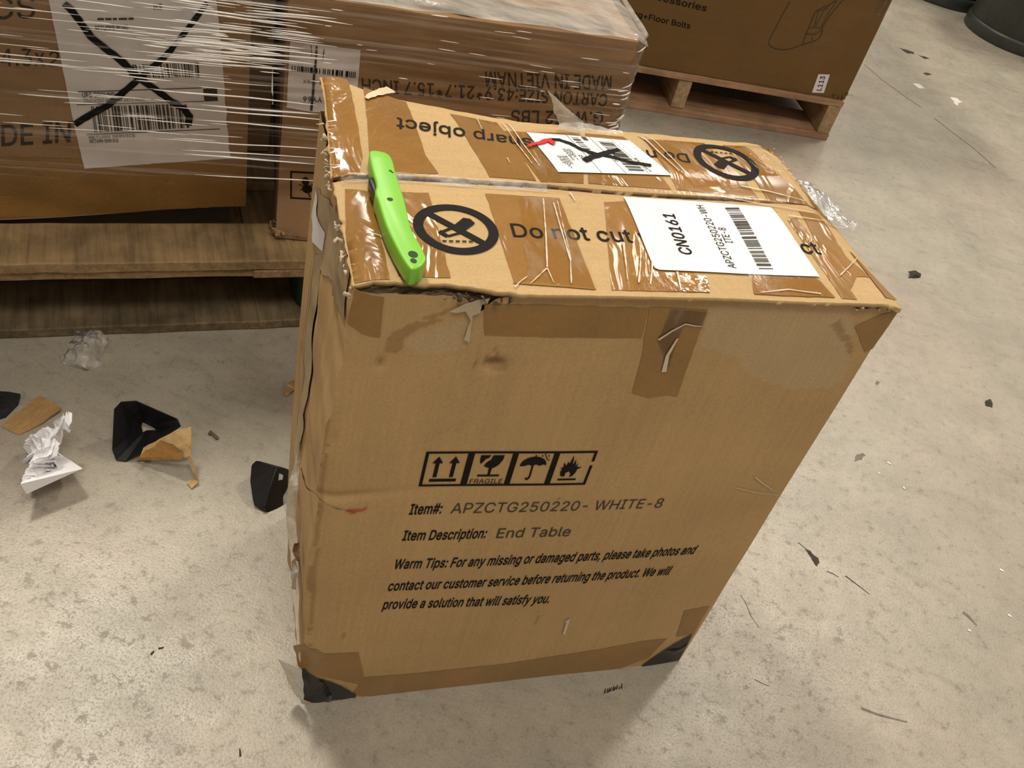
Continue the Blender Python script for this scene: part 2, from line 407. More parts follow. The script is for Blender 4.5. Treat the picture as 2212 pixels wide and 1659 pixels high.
def tex(nt, scale=(1, 1, 1), s=5.0, detail=4.0, rough=0.55, coord='Object', kind='noise', dist=0.0, loc=(0, 0, 0)):
    tc = nd(nt, 'ShaderNodeTexCoord')
    mp = nd(nt, 'ShaderNodeMapping')
    mp.inputs['Scale'].default_value = scale
    mp.inputs['Location'].default_value = loc
    nt.links.new(tc.outputs[coord], mp.inputs[0])
    if kind == 'noise':
        t = nd(nt, 'ShaderNodeTexNoise')
        t.inputs['Scale'].default_value = s
        t.inputs['Detail'].default_value = detail
        t.inputs['Roughness'].default_value = rough
        t.inputs['Distortion'].default_value = dist
        nt.links.new(mp.outputs[0], t.inputs[0])
        return t.outputs['Fac']
    t = nd(nt, 'ShaderNodeTexVoronoi')
    t.inputs['Scale'].default_value = s
    nt.links.new(mp.outputs[0], t.inputs[0])
    return t.outputs['Distance']

def mul(nt, a, b, kind='MULTIPLY', fac=1.0):
    x = nd(nt, 'ShaderNodeMix', data_type='RGBA', blend_type=kind)
    if isinstance(fac, (int, float)):
        x.inputs[0].default_value = fac
    else:
        nt.links.new(fac, x.inputs[0])
    for k, s in ((6, a), (7, b)):
        if isinstance(s, tuple):
            x.inputs[k].default_value = (*s, 1)
        else:
            nt.links.new(s, x.inputs[k])
    return x.outputs[2]

def bump(nt, p, h, strength=0.3, dist=0.001):
    b = nd(nt, 'ShaderNodeBump')
    b.inputs['Strength'].default_value = strength
    b.inputs['Distance'].default_value = dist
    nt.links.new(h, b.inputs['Height'])
    nt.links.new(b.outputs[0], p.inputs['Normal'])
    return b

def plain(name, c, rough=0.5, spec=0.5, var=0.12, vs=25.0, bmp=0.0, bs=60.0, coat=0.0):
    m, nt, p = new_mat(name)
    n = tex(nt, s=vs)
    col = mul(nt, tuple(c), ramp(nt, n, [(0.3, g3(1 - var)), (0.7, g3(1 + var))]))
    nt.links.new(col, p.inputs['Base Color'])
    p.inputs['Roughness'].default_value = rough
    p.inputs['Specular IOR Level'].default_value = spec
    p.inputs['Coat Weight'].default_value = coat
    p.inputs['Coat Roughness'].default_value = 0.08
    if bmp:
        bump(nt, p, tex(nt, s=bs), bmp, 0.002)
    return m

def cardboard(name, c, lines=(1, 1, 1), var=0.09, rough=0.72):
    m, nt, p = new_mat(name)
    big = ramp(nt, tex(nt, s=7.0, detail=5), [(0.3, g3(1 - var)), (0.7, g3(1 + var))])
    fine = ramp(nt, tex(nt, s=420.0, detail=3), [(0.25, g3(0.90)), (0.75, g3(1.09))])
    ln = ramp(nt, tex(nt, scale=lines, s=1.0, detail=3, rough=0.6), [(0.3, g3(0.95)), (0.7, g3(1.04))])
    col = mul(nt, mul(nt, mul(nt, tuple(c), big), fine), ln)
    at = nd(nt, 'ShaderNodeAttribute', attribute_name='stain')
    sp = nd(nt, 'ShaderNodeSeparateColor')
    nt.links.new(at.outputs['Color'], sp.inputs[0])
    col = mul(nt, col, (1.02, 1.10, 1.30), 'MULTIPLY', sp.outputs[0])      # dried water mark
    col = mul(nt, col, (0.52, 0.44, 0.38), 'MULTIPLY', sp.outputs[1])      # dirt and scuffs
    col = mul(nt, col, (0.42, 0.045, 0.035), 'MIX', sp.outputs[2])         # red marker
    nt.links.new(col, p.inputs['Base Color'])
    p.inputs['Roughness'].default_value = rough
    p.inputs['Specular IOR Level'].default_value = 0.25
    bump(nt, p, ln, 0.25, 0.0006)
    return m

def tape_mat(name, c, rough=0.16, wr=0.35, ws=38.0, stretch=(1, 1, 1)):
    m, nt, p = new_mat(name)
    n = tex(nt, s=9.0, detail=5)
    f = tex(nt, s=300.0, detail=2)
    col = mul(nt, mul(nt, tuple(c), ramp(nt, n, [(0.3, g3(0.86)), (0.7, g3(1.16))])), ramp(nt, f, [(0.3, g3(0.95)), (0.7, g3(1.05))]))
    nt.links.new(col, p.inputs['Base Color'])
    p.inputs['Roughness'].default_value = rough
    p.inputs['Specular IOR Level'].default_value = 0.5
    w_ = ramp(nt, tex(nt, scale=stretch, s=ws, detail=3, dist=1.2), [(0.40, g3(0)), (0.50, g3(1)), (0.60, g3(0))])
    bump(nt, p, w_, wr, 0.004)
    return m

def film_mat(name, base=(0.80, 0.78, 0.74), lo=0.10, hi=0.55, s=30.0, stretch=(1, 1, 1), coord='Object', rough=0.10, bs=0.6, r0=0.35, r1=0.75, bd=0.004):
    """clear plastic: mostly see-through, glossy, milkier where it is crumpled or doubled"""
    m, nt, p = new_mat(name)
    out = nt.nodes['Material Output']
    n = tex(nt, scale=stretch, s=s, detail=5, coord=coord, rough=0.6)
    fac = ramp(nt, n, [(r0, g3(lo)), (r1, g3(hi))])
    p.inputs['Base Color'].default_value = (*base, 1)
    p.inputs['Roughness'].default_value = rough
    p.inputs['Specular IOR Level'].default_value = 0.7
    b = bump(nt, p, n, bs, bd)
    gl = nd(nt, 'ShaderNodeBsdfGlossy')
    gl.inputs['Roughness'].default_value = rough
    nt.links.new(b.outputs[0], gl.inputs['Normal'])
    tr = nd(nt, 'ShaderNodeBsdfTransparent')
    tr.inputs[0].default_value = (0.985, 0.982, 0.975, 1)
    lw = nd(nt, 'ShaderNodeFresnel')
    lw.inputs['IOR'].default_value = 1.18
    nt.links.new(b.outputs[0], lw.inputs['Normal'])
    m1 = nd(nt, 'ShaderNodeMixShader')
    nt.links.new(lw.outputs[0], m1.inputs[0])
    nt.links.new(tr.outputs[0], m1.inputs[1])
    nt.links.new(gl.outputs[0], m1.inputs[2])
    m2 = nd(nt, 'ShaderNodeMixShader')
    nt.links.new(fac, m2.inputs[0])
    nt.links.new(m1.outputs[0], m2.inputs[1])
    nt.links.new(p.outputs[0], m2.inputs[2])
    nt.links.new(m2.outputs[0], out.inputs[0])
    return m

def wood_mat(name, c, dark=0.5, axis=0, stain=0.4):
    m, nt, p = new_mat(name)
    sc = [90, 90, 90]
    sc[axis] = 5
    g = ramp(nt, tex(nt, scale=tuple(sc), s=1.0, detail=6, rough=0.65, dist=0.4), [(0.3, g3(dark)), (0.55, g3(1.0)), (0.75, g3(1.15))])
    d = ramp(nt, tex(nt, s=9.0, detail=6, rough=0.6), [(0.35, g3(1 - stain)), (0.6, g3(1.05))])
    col = mul(nt, mul(nt, tuple(c), g), d)
    nt.links.new(col, p.inputs['Base Color'])
    p.inputs['Roughness'].default_value = 0.75
    p.inputs['Specular IOR Level'].default_value = 0.3
    bump(nt, p, g, 0.5, 0.0015)
    return m

M = {}
M['card'] = cardboard('kraft_cardboard', (0.455, 0.295, 0.135), lines=(230, 230, 6))
M['card_top'] = cardboard('kraft_cardboard_top', (0.47, 0.315, 0.150), lines=(14, 200, 1), var=0.05)
M['card_dark'] = cardboard('brown_cardboard', (0.330, 0.203, 0.108), lines=(6, 6, 240), var=0.12)
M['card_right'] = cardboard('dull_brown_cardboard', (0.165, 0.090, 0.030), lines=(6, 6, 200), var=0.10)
M['torn'] = cardboard('torn_cardboard', (0.54, 0.43, 0.30), lines=(90, 90, 90), var=0.30)
M['core'] = cardboard('dark_cardboard_core', (0.13, 0.092, 0.055), lines=(200, 60, 300), var=0.35)
M['tape'] = tape_mat('amber_tape', (0.262, 0.128, 0.030), 0.17, 0.16, 16.0, (1.4, 0.5, 1))
M['tape_wrinkled'] = tape_mat('wrinkled_amber_tape', (0.27, 0.135, 0.035), 0.07, 0.10, 26.0, (1, 1, 1))
M['tape_front'] = tape_mat('brown_tape', (0.270, 0.145, 0.040), 0.28, 0.10, 20.0)
M['clear'] = film_mat('clear_tape', (0.92, 0.87, 0.80), 0.0, 0.18, 30.0, (1.6, 0.6, 1), rough=0.06, bs=0.25, r0=0.50, r1=0.80, bd=0.004)
M['crinkle'] = film_mat('crinkled_clear_plastic', (0.90, 0.89, 0.87), 0.06, 0.50, 34.0, rough=0.10, bs=0.8, r0=0.40, r1=0.78, bd=0.006)
M['sidefilm'] = film_mat('wrinkled_side_tape', (0.86, 0.78, 0.66), 0.02, 0.32, 20.0, (2.0, 2.0, 0.35), rough=0.14, bs=0.5, r0=0.42, r1=0.75, bd=0.004)
M['tape_scrap'] = tape_mat('taped_cardboard_scrap', (0.34, 0.205, 0.085), 0.22, 0.2, 30.0)
M['flag'] = film_mat('upright_tape_flag', (0.84, 0.82, 0.77), 0.30, 0.75, 40.0, rough=0.10, bs=0.6, r0=0.35, r1=0.72, bd=0.004)
M['dirty_film'] = film_mat('dirty_film', (0.40, 0.37, 0.31), 0.35, 0.85, 60.0, rough=0.14, bs=0.6, r0=0.35, r1=0.70, bd=0.004)
M['sidetape'] = tape_mat('scuffed_clear_side_tape', (0.42, 0.315, 0.19), 0.25, 0.10, 20.0, (1, 1, 0.3))
M['ink'] = plain('black_print', (0.010, 0.008, 0.007), 0.65, 0.12, 0.3, 200.0)
M['ink_soft'] = plain('faded_black_print', (0.050, 0.038, 0.026), 0.6, 0.3, 0.3, 200.0)
M['paper'] = plain('white_label_paper', (0.72, 0.73, 0.74), 0.45, 0.4, 0.04, 20.0)
M['paper_dull'] = plain('dull_label_paper', (0.74, 0.70, 0.70), 0.5, 0.3, 0.06, 30.0)
M['marker'] = plain('black_marker', (0.006, 0.005, 0.006), 0.6, 0.12, 0.2, 100.0)
M['red'] = plain('red_marker', (0.62, 0.012, 0.012), 0.4, 0.4, 0.2, 100.0)
M['green'] = plain('lime_plastic', (0.195, 0.520, 0.045), 0.30, 0.5, 0.02, 20.0)
M['green_in'] = plain('dark_hole_green', (0.012, 0.045, 0.006), 0.5, 0.3, 0.1, 20.0)
M['black'] = plain('black_plastic', (0.006, 0.006, 0.007), 0.32, 0.45, 0.3, 60.0, 0.15, 90.0)
M['foam'] = plain('black_foam', (0.005, 0.005, 0.006), 0.55, 0.35, 0.3, 80.0, 0.3, 150.0)
M['white_paper'] = plain('white_crumpled_paper', (0.83, 0.82, 0.85), 0.6, 0.3, 0.02, 20.0)
M['bin'] = plain('dark_grey_bin_plastic', (0.030, 0.033, 0.028), 0.42, 0.4, 0.15, 40.0, 0.1, 200.0)
M['wood'] = wood_mat('pallet_wood', (0.34, 0.225, 0.11), 0.62, 1, 0.45)
M['wood_grey'] = wood_mat('grimy_pallet_wood', (0.185, 0.135, 0.075), 0.5, 1, 0.6)
M['wood_y'] = wood_mat('pallet_wood_cross', (0.34, 0.22, 0.115), 0.55, 1, 0.5)
M['wood_r'] = wood_mat('reddish_pallet_wood', (0.46, 0.27, 0.155), 0.6, 0, 0.35)
M['wood_ry'] = wood_mat('pallet_stringer_wood', (0.46, 0.31, 0.165), 0.6, 1, 0.35)
M['green_paint'] = plain('dark_green_paint', (0.012, 0.030, 0.012), 0.5, 0.4, 0.2, 20.0)
M['scuff'] = plain('rubber_scuff', (0.045, 0.038, 0.030), 0.7, 0.2, 0.3, 120.0)
M['scuff_pale'] = plain('paint_spot', (0.62, 0.60, 0.55), 0.6, 0.3, 0.1, 60.0)
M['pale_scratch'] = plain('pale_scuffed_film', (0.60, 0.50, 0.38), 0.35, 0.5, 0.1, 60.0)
M['painted_glint'] = plain('tape_glint_paint', (0.66, 0.56, 0.42), 0.15, 0.8, 0.1, 60.0)  # pale colour in place of tape glints
M['joint'] = plain('hairline_joint', (0.17, 0.15, 0.125), 0.8, 0.2, 0.3, 60.0)

def concrete():
    m, nt, p = new_mat('worn_concrete')
    a = ramp(nt, tex(nt, s=1.6, detail=6, rough=0.6), [(0.3, (0.90, 0.90, 0.90)), (0.7, (1.08, 1.08, 1.08))])
    b = ramp(nt, tex(nt, s=9.0, detail=7, rough=0.65, loc=(3, 1, 0)), [(0.32, (0.86, 0.86, 0.855)), (0.62, (1.06, 1.055, 1.05))])
    c = ramp(nt, tex(nt, s=60.0, detail=6, rough=0.75), [(0.32, g3(0.66)), (0.43, g3(0.97)), (0.75, g3(1.10))])
    d = ramp(nt, tex(nt, s=330.0, detail=3, rough=0.7), [(0.28, g3(0.80)), (0.45, g3(1.0)), (0.75, g3(1.14))])
    e = ramp(nt, tex(nt, scale=(1.2, 3.0, 1), s=5.0, detail=6, rough=0.7, loc=(7, 2, 0), dist=0.8), [(0.30, (0.83, 0.82, 0.81)), (0.45, g3(1.0))])
    t = ramp(nt, tex(nt, s=2.4, detail=2, loc=(1, 9, 0)), [(0.38, (1.02, 0.985, 0.97)), (0.62, (0.98, 1.005, 0.985))])
    col = mul(nt, (0.345, 0.308, 0.254), a)
    for k in (b, c, d, e, t):
        col = mul(nt, col, k)
    nt.links.new(col, p.inputs['Base Color'])
    r = ramp(nt, tex(nt, s=14.0, detail=6, rough=0.7), [(0.3, g3(0.26)), (0.7, g3(0.44))])
    nt.links.new(r, p.inputs['Roughness'])
    p.inputs['Specular IOR Level'].default_value = 0.5
    bump(nt, p, mul(nt, c, d), 0.35, 0.002)
    return m

M['concrete'] = concrete()

# ------------------------------------------------------------------ floor
fv, ff, fu = grid(lambda a, b: (-7 + 14 * a, -3 + 16 * b, 0.0), 14, 16)
floor = mesh('floor', fv, ff, M['concrete'])
floor['kind'] = 'structure'

def on_floor(x, y, e):
    return (x, y, e * 0.5)

def floor_mark(name, polys, m):
    return decal(name, polys, on_floor, m, floor, 0.2, 0.0006)

floor_mark('floor_joint', [stroke([(0.7963, 3.1187), (0.8429, 3.0301), (0.9124, 2.9346), (0.9499, 2.8913)], 0.004), stroke([(0.9816, 2.8358), (1.0284, 2.7608), (1.0722, 2.6970), (1.1203, 2.5992)], 0.004)], M['joint'])
floor_mark('scuff_mark', [ragged([(0.9464, 3.3819), (0.9749, 3.3865), (0.9991, 3.3834), (0.9945, 3.3627), (0.9666, 3.3499)], 0.003, 0.01, 1), ragged([(1.0096, 3.3656), (1.0352, 3.3722), (1.0499, 3.3622), (1.0307, 3.3435)], 0.003, 0.01, 2),
                          ragged([(1.0008, 3.1988), (1.0227, 3.2188), (1.0352, 3.2082), (1.0132, 3.1882)], 0.003, 0.01, 3)], M['scuff'])
floor_mark('paint_spot', [ragged([(0.9488, 3.0764), (0.9703, 3.0881), (0.9879, 3.0633), (0.9658, 3.0477)], 0.003, 0.01, 4), ragged([(1.0692, 3.0509), (1.0902, 3.0583), (1.1059, 3.0368), (1.0889, 3.0180), (1.0838, 2.9898), (1.0726, 3.0103)], 0.004, 0.01, 5)], M['scuff_pale'])
rr = random.Random(11)
sm = []
for k in range(9):
    x = 1306 + k * 4.2
    q = [(0.2130, 0.6475), (0.2344, 0.6620), (0.2124, 0.6524), (0.2340, 0.6658)]
    a, b, c, d = [Vector(v) for v in q]
    t = k / 9
    sm.append(stroke([tuple(a.lerp(b, t) + Vector((rr.uniform(-.001, .001), 0))), tuple(c.lerp(d, t + 0.05) + Vector((0, rr.uniform(-.001, .003))))], 0.0022, 0.001))
floor_mark('scuff_mark', sm, M['scuff'])
floor_mark('scuff_mark', [ragged([(0.4832, 0.9748), (0.4917, 0.9743), (0.5040, 0.9664), (0.5046, 0.9543), (0.4986, 0.9487), (0.4925, 0.9640)], 0.002, 0.004, 6),
                          stroke([(0.4737, 0.9857), (0.4848, 0.9781), (0.4931, 0.9748)], 0.0012), stroke([(0.5434, 0.9474), (0.5593, 0.9377), (0.5776, 0.9257)], 0.0022, 0.001),
                          stroke([(0.5153, 0.9460), (0.5249, 0.9443), (0.5331, 0.9412)], 0.0016, 0.001)], M['scuff'])
floor_mark('scuff_mark', [ragged([(0.5847, 1.2188), (0.5971, 1.2307), (0.6032, 1.2263), (0.5919, 1.2106), (0.5806, 1.2016)], 0.002, 0.004, 8), ragged([(0.6456, 1.4457), (0.6525, 1.4433), (0.6446, 1.4290)], 0.002, 0.004, 9),
                          stroke([(0.3850, 0.8567), (0.3929, 0.8444), (0.3994, 0.8271), (0.4110, 0.8112)], 0.0012, 0.0008), stroke([(0.4036, 0.7284), (0.4158, 0.7255), (0.4232, 0.7252)], 0.0018, 0.001),
                          stroke([(0.7209, 0.9438), (0.7299, 0.9362), (0.7382, 0.9253)], 0.006, 0.003), stroke([(0.5457, 0.7318), (0.5702, 0.7294), (0.6074, 0.7311)], 0.004, 0.002)], M['joint'])

# ------------------------------------------------------------------ the taped end-table carton
BW, BD, BH = 0.4710, 0.2651, 0.5861
carton = thing('shipping_carton', 'battered tan end table carton standing upright in front, taped all over, knife on top', 'cardboard box', (-0.1254, 0.5269, 0.0), 0.4291)

def sm01(x):
    x = max(0.0, min(1.0, x))
    return x * x * (3 - 2 * x)

def lid_v(u):                    # front edge of the lid: crushed back at its left end
    return -0.0045 + 0.0150 * (1 - sm01((u - 0.050) / 0.085)) * (0.85 + 0.3 * n1(u * 30, 4))

def gap(u):                      # how far the torn front panel stands below the lid
    g = 0.0022 + 0.0022 * n1(u * 60, 3) * (1 - sm01((u - 0.09) / 0.05))
    g += 0.016 * math.exp(-((u - 0.094) / 0.0085) ** 2)
    g += 0.0055 * sm01((u - 0.415) / 0.01) * (0.6 + 0.4 * n1(u * 90, 9))
    return g + 0.0016 + 0.0008 * n1(u * 150, 1)

DENT = [(0.1189, 0.5141), (0.0265, 0.5142), (-0.0077, 0.3542)]
def front_off(u, z):
    o = 0.0035 * math.sin(PI * max(0, min(1, u / BW))) * math.sin(PI * max(0, min(1, z / BH)))
    o += 0.0012 * n1(u * 9, z * 9, 2)
    d = Vector((u - DENT[0][0], (z - DENT[0][1]) * 1.5)).length
    o -= 0.006 * math.exp(-(d / 0.008) ** 2)
    d = Vector(((u - DENT[1][0]) * 2.5, z - DENT[1][1])).length
    o -= 0.004 * math.exp(-(d / 0.006) ** 2)
    zt = DENT[2][1]
    o -= 0.0045 * math.exp(-((z - zt - 0.12 * u) / 0.006) ** 2) * math.exp(-max(0, u) / 0.035)
    e = max(0.0, 1 - max(0, u) / 0.016)
    o -= 0.007 * e * e * (1 + 0.6 * n1(z * 22, 5))
    return o

def left_x(z):
    t = max(0, min(1, z / BH))
    return -0.0105 * math.sin(PI * t) ** 1.5 * (1 + 0.35 * n1(z * 11, 8)) - 0.002 * n1(z * 40, 2)

def fx(u, z):                     # pull the battered left edge outward
    return u + left_x(z) * max(0.0, 1 - u / 0.05) ** 1.5

def on_front(u, z, e=0.0):
    return (fx(u, z), -front_off(u, z) - e, z)

ST_PALE = [[(0.2873, 0.5778), (0.3325, 0.5813), (0.4272, 0.5836), (0.4372, 0.5605), (0.4527, 0.5225), (0.4613, 0.4995), (0.4556, 0.4830), (0.4155, 0.4823), (0.3826, 0.4898), (0.3569, 0.5025), (0.3456, 0.5114), (0.3428, 0.5180), (0.3250, 0.5255), (0.2949, 0.5339)],
           [(0.0585, 0.5492), (0.0755, 0.5549), (0.0874, 0.5597), (0.0909, 0.5697), (0.0945, 0.5412), (0.0856, 0.5293), (0.0716, 0.5244), (0.0549, 0.5258), (0.0450, 0.5314), (0.0407, 0.5370)]]
ST_DARK = [[(0.0323, 0.5470), (0.0485, 0.5568), (0.0694, 0.5594), (0.0514, 0.5491), (0.0405, 0.5384), (0.0411, 0.5291), (0.0335, 0.5243), (0.0261, 0.5266), (0.0271, 0.5383)],
           [(0.4135, 0.5602), (0.4202, 0.5655), (0.4347, 0.5499), (0.4438, 0.5419), (0.4540, 0.5292), (0.4487, 0.5253), (0.4389, 0.5391), (0.4282, 0.5455)],
           [(-0.0004, 0.0784), (-0.0087, 0.3666), (-0.0109, 0.4679), (-0.0086, 0.5124), (-0.0054, 0.5076), (-0.0062, 0.4413), (-0.0032, 0.3476), (-0.0024, 0.2374), (0.0025, 0.0778)],
           [(-0.0088, 0.2674), (-0.0022, 0.1990), (-0.0055, 0.2073), (-0.0094, 0.2383)], [(0.2430, 0.1485), (0.2463, 0.1480), (0.2480, 0.1232), (0.2452, 0.1236)], [(0.0330, 0.1398), (0.0349, 0.1395), (0.0357, 0.1262), (0.0337, 0.1266)]]
ST_DARK += [[(0.1073, 0.5181), (0.1094, 0.5230), (0.1153, 0.5240), (0.1147, 0.5342), (0.1199, 0.5240), (0.1287, 0.5120), (0.1325, 0.5054), (0.1243, 0.5070), (0.1161, 0.5090), (0.1098, 0.5131)], [(0.0254, 0.5114), (0.0263, 0.5186), (0.0282, 0.5181), (0.0274, 0.5123), (0.0260, 0.5094)],
            [(0.1018, 0.5191), (0.1033, 0.5191), (0.1027, 0.5121), (0.1018, 0.5071)], [(0.0499, 0.5591), (0.0679, 0.5683), (0.0764, 0.5707), (0.0736, 0.5662), (0.0587, 0.5592)]]
ST_RED = [[(0.0117, 0.3381), (0.0217, 0.3406), (0.0373, 0.3413), (0.0344, 0.3370), (0.0225, 0.3327)]]
SPOT = [([(0.2168, 0.3434), (0.2172, 0.3433)][0], 0.0016), ([(0.2261, 0.4794), (0.2266, 0.4794)][0], 0.001)]

def stain_at(u, z):
    j = (u + 0.0016 * n1(u * 160, z * 160), z + 0.0016 * n1(u * 160, z * 160, 7))
    r = 1.0 if any(in_poly(j, p) for p in ST_PALE) else 0.0
    g = 0.55 if any(in_poly(j, p) for p in ST_DARK) else 0.0
    b = 0.75 if any(in_poly(j, p) for p in ST_RED) else 0.0
    for c, rad in SPOT:
        if math.hypot(u - c[0], z - c[1]) < rad:
            g = 1.0
    return (r, g, b, 1.0)

# body: front, sides, back and base in one skin; the front panel carries the stains
NU, NZ = 176, 220
bv, bf, bc = [], [], []
def add_panel(fn, nu, nv, col=None, flip=False):
    b = len(bv)
    v, f, _ = grid(fn, nu, nv)
    bv.extend(v)
    for q in v:
        bc.append(col(q) if col else (0, 0, 0, 1))
    for q in f:
        q = tuple(i + b for i in q)
        bf.append(q[::-1] if flip else q)

def front_fn(a, b):
    u = BW * a
    z = (BH - gap(u)) * b
    return on_front(u, z)

add_panel(front_fn, NU, NZ, lambda q: stain_at(q[0], q[2]))
def side_fn(a, b):
    z = (BH - 0.004) * b
    y = BD * (1 - a)
    crush = 0.006 * n1(y * 28, z * 14, 4) * math.sin(PI * a)
    crease = 0.004 * math.exp(-((a - 0.45 - 0.08 * math.sin(z * 9)) / 0.05) ** 2)
    edge = fx(0, z)
    back = -0.003 * math.sin(PI * b)
    x = edge * a + back * (1 - a) + crush + crease
    yf = -front_off(0, z) * a * a
    return (x, y + yf, z)
add_panel(side_fn, 40, 120)
add_panel(lambda a, b: (BW + 0.003 * math.sin(PI * b) * math.sin(PI * a), BD * a - front_off(BW, BH * b) * (1 - a) ** 2, (BH - 0.004) * b), 24, 60)
add_panel(lambda a, b: (BW * (1 - a), BD, (BH - 0.004) * b), 24, 30)
add_panel(lambda a, b: (BW * a, BD * (1 - b), 0.001), 10, 10)
body = mesh('carton_body', bv, bf, M['card'], carton, True)
ca = body.data.color_attributes.new('stain', 'FLOAT_COLOR', 'POINT')
ca.data.foreach_set('color', [x for c in bc for x in c])

def top_z(u, v):
    o = BH + 0.003 * math.sin(PI * max(0, min(1, u / BW))) + 0.0012 * n1(u * 12, v * 12, 3)
    lift = max(0.0, 1 - max(0, u) / 0.22) ** 2 * sm01((v - 0.155) / 0.11)
    o += 0.026 * lift
    o -= 0.003 * math.exp(-((v - 0.154) / 0.02) ** 2)
    o -= 0.004 * math.exp(-((BD - v) / 0.012) ** 2) * sm01(u / 0.3)
    o -= 0.004 * max(0, 1 - (u - -0.003) / 0.015)
    o -= 0.005 * sm01((u - 0.455) / 0.02)
    return o

def on_top(u, v, e=0.0):
    return (u, v, top_z(u, v) + e)

def flap_outline_front():
    p = []
    n = 90
    for i in range(n + 1):                       # front edge, ragged at the crushed left end
        u = -0.002 + (BW + 0.004) * i / n
        r = 0.0026 * n1(u * 110, 2) * (1 if u < 0.13 else 0.3)
        p.append((u, lid_v(u) + r))
    for i in range(1, 24):
        v = -0.0045 + 0.150 * i / 24
        p.append((BW + 0.002 + 0.0015 * n1(v * 90, 5), v))
    for i in range(n + 1):
        u = BW + 0.002 - (BW + 0.003) * i / n
        p.append((u, 0.1487 + 0.003 * math.sin(u * 17) + 0.0012 * n1(u * 120, 6)))
    for i in range(1, 22):
        v = 0.1485 - 0.136 * i / 22
        p.append((-0.001 + 0.0026 * n1(v * 120, 9), v))
    return p

def flap_outline_back():
    p = []
    n = 90
    for i in range(n + 1):
        u = -0.002 + (BW + 0.004) * i / n
        p.append((u, 0.1565 + 0.003 * math.sin(u * 17) + 0.0012 * n1(u * 140, 16) - 0.004 * sm01((u - 0.36) / 0.08)))
    for i in range(1, 16):
        v = 0.158 + (BD + 0.004 - 0.158) * i / 16
        p.append((BW + 0.002 + 0.003 * n1(v * 120, 15), v))
    for i in range(n + 1):
        u = BW + 0.002 - (BW + 0.004) * i / n
        p.append((u, BD + 0.003 + 0.0022 * n1(u * 60, 26) + 0.010 * max(0, 1 - u / 0.05)))
    for i in range(1, 20):
        v = BD + 0.013 - (BD + 0.013 - 0.158) * i / 20
        p.append((-0.001 + 0.0034 * n1(v * 130, 29), v))
    return p

fl1 = decal('lid_flap', [flap_outline_front()], on_top, M['card_top'], carton, 0.008, 0.0)
add_mod_solid(fl1, 0.0042)
fl2 = decal('lid_flap', [flap_outline_back()], on_top, M['card_top'], carton, 0.008, 0.0)
add_mod_solid(fl2, 0.0042)
# inner flaps seen through the slit and the torn front edge
inn = mesh('inner_flap', *grid(lambda a, b: (0.004 + (BW - 0.008) * a, 0.016 + (BD - 0.022) * b, BH - 0.0085 - 0.004 * n1(a * 9, b * 9)), 30, 16)[:2], M['core'], carton, True)

def strip(p, q, r, s):
    return [p, q, r, s]

# packing tape over the lid, front half and back half
def tapes(name, quads, place, m, parent, seed0=0, eps=0.0005, amp=0.0006, label=None):
    for k, q in enumerate(quads):
        o = decal(name, [ragged(q, amp, 0.008, seed0 + k)], place, m, parent, 0.008, eps)
        if label:
            o['label'] = label

T_front = [
    [(0.0072, 0.1328), (0.0272, 0.1280), (0.0260, 0.0100), (-0.0052, 0.0065)],
    [(0.0322, 0.1286), (0.0758, 0.1309), (0.0721, 0.0136), (0.0328, 0.0147)],
    [(0.1255, 0.1344), (0.1914, 0.1308), (0.1847, 0.0027), (0.1202, 0.0117)],
    [(0.2332, 0.1289), (0.2764, 0.1374), (0.2817, 0.0014), (0.1978, 0.0021)],
    [(0.4164, 0.1180), (0.4295, 0.1236), (0.4259, -0.0000), (0.4113, 0.0008)],
    [(0.4393, 0.1376), (0.4608, 0.1340), (0.4509, 0.0607), (0.4601, 0.0337), (0.4450, 0.0331), (0.4158, 0.0022)],
    [(0.4619, 0.0755), (0.4655, 0.0686), (0.4755, 0.0080), (0.4584, 0.0048)],
]
T_wr = [[(0.3342, 0.0268), (0.3985, 0.0271), (0.4009, 0.0246), (0.4044, 0.0018), (0.3251, 0.0017)], [(0.2548, 0.0234), (0.2898, 0.0236), (0.2838, 0.0015), (0.2502, 0.0027)], [(0.1206, 0.0117), (0.1851, 0.0039), (0.1848, 0.0016), (0.1194, 0.0083)]]
T_back = [
    [(-0.0083, 0.2775), (0.0239, 0.2806), (0.0270, 0.1780), (0.0216, 0.1562), (-0.0075, 0.1542)],
    [(0.0376, 0.2743), (0.0765, 0.2651), (0.0824, 0.1850), (0.0908, 0.1634), (0.0332, 0.1589), (0.0333, 0.1871)],
    [(0.1176, 0.2579), (0.1640, 0.2564), (0.1788, 0.1606), (0.1366, 0.1634), (0.1304, 0.1935)],
    [(0.1627, 0.2389), (0.2470, 0.2513), (0.2241, 0.1609), (0.1829, 0.1595)],
    [(0.2531, 0.2522), (0.2945, 0.2529), (0.3125, 0.1609), (0.2288, 0.1614)],
    [(0.3162, 0.2497), (0.3869, 0.2569), (0.4057, 0.1584), (0.3186, 0.1615)],
    [(0.4082, 0.2562), (0.4375, 0.2603), (0.4399, 0.2303), (0.4624, 0.1517), (0.4153, 0.1569)],
]
def on_lid(u, v, e=0.0):
    u = max(u, 0.0005)
    v = max(v, lid_v(u) + 0.0015)
    return on_top(u, v, e)
tapes('packing_tape', T_front, on_lid, M['tape'], carton, 10)
tapes('packing_tape', T_wr, on_top, M['tape_wrinkled'], carton, 95, 0.0008)
tapes('packing_tape', T_back, on_lid, M['tape'], carton, 30)
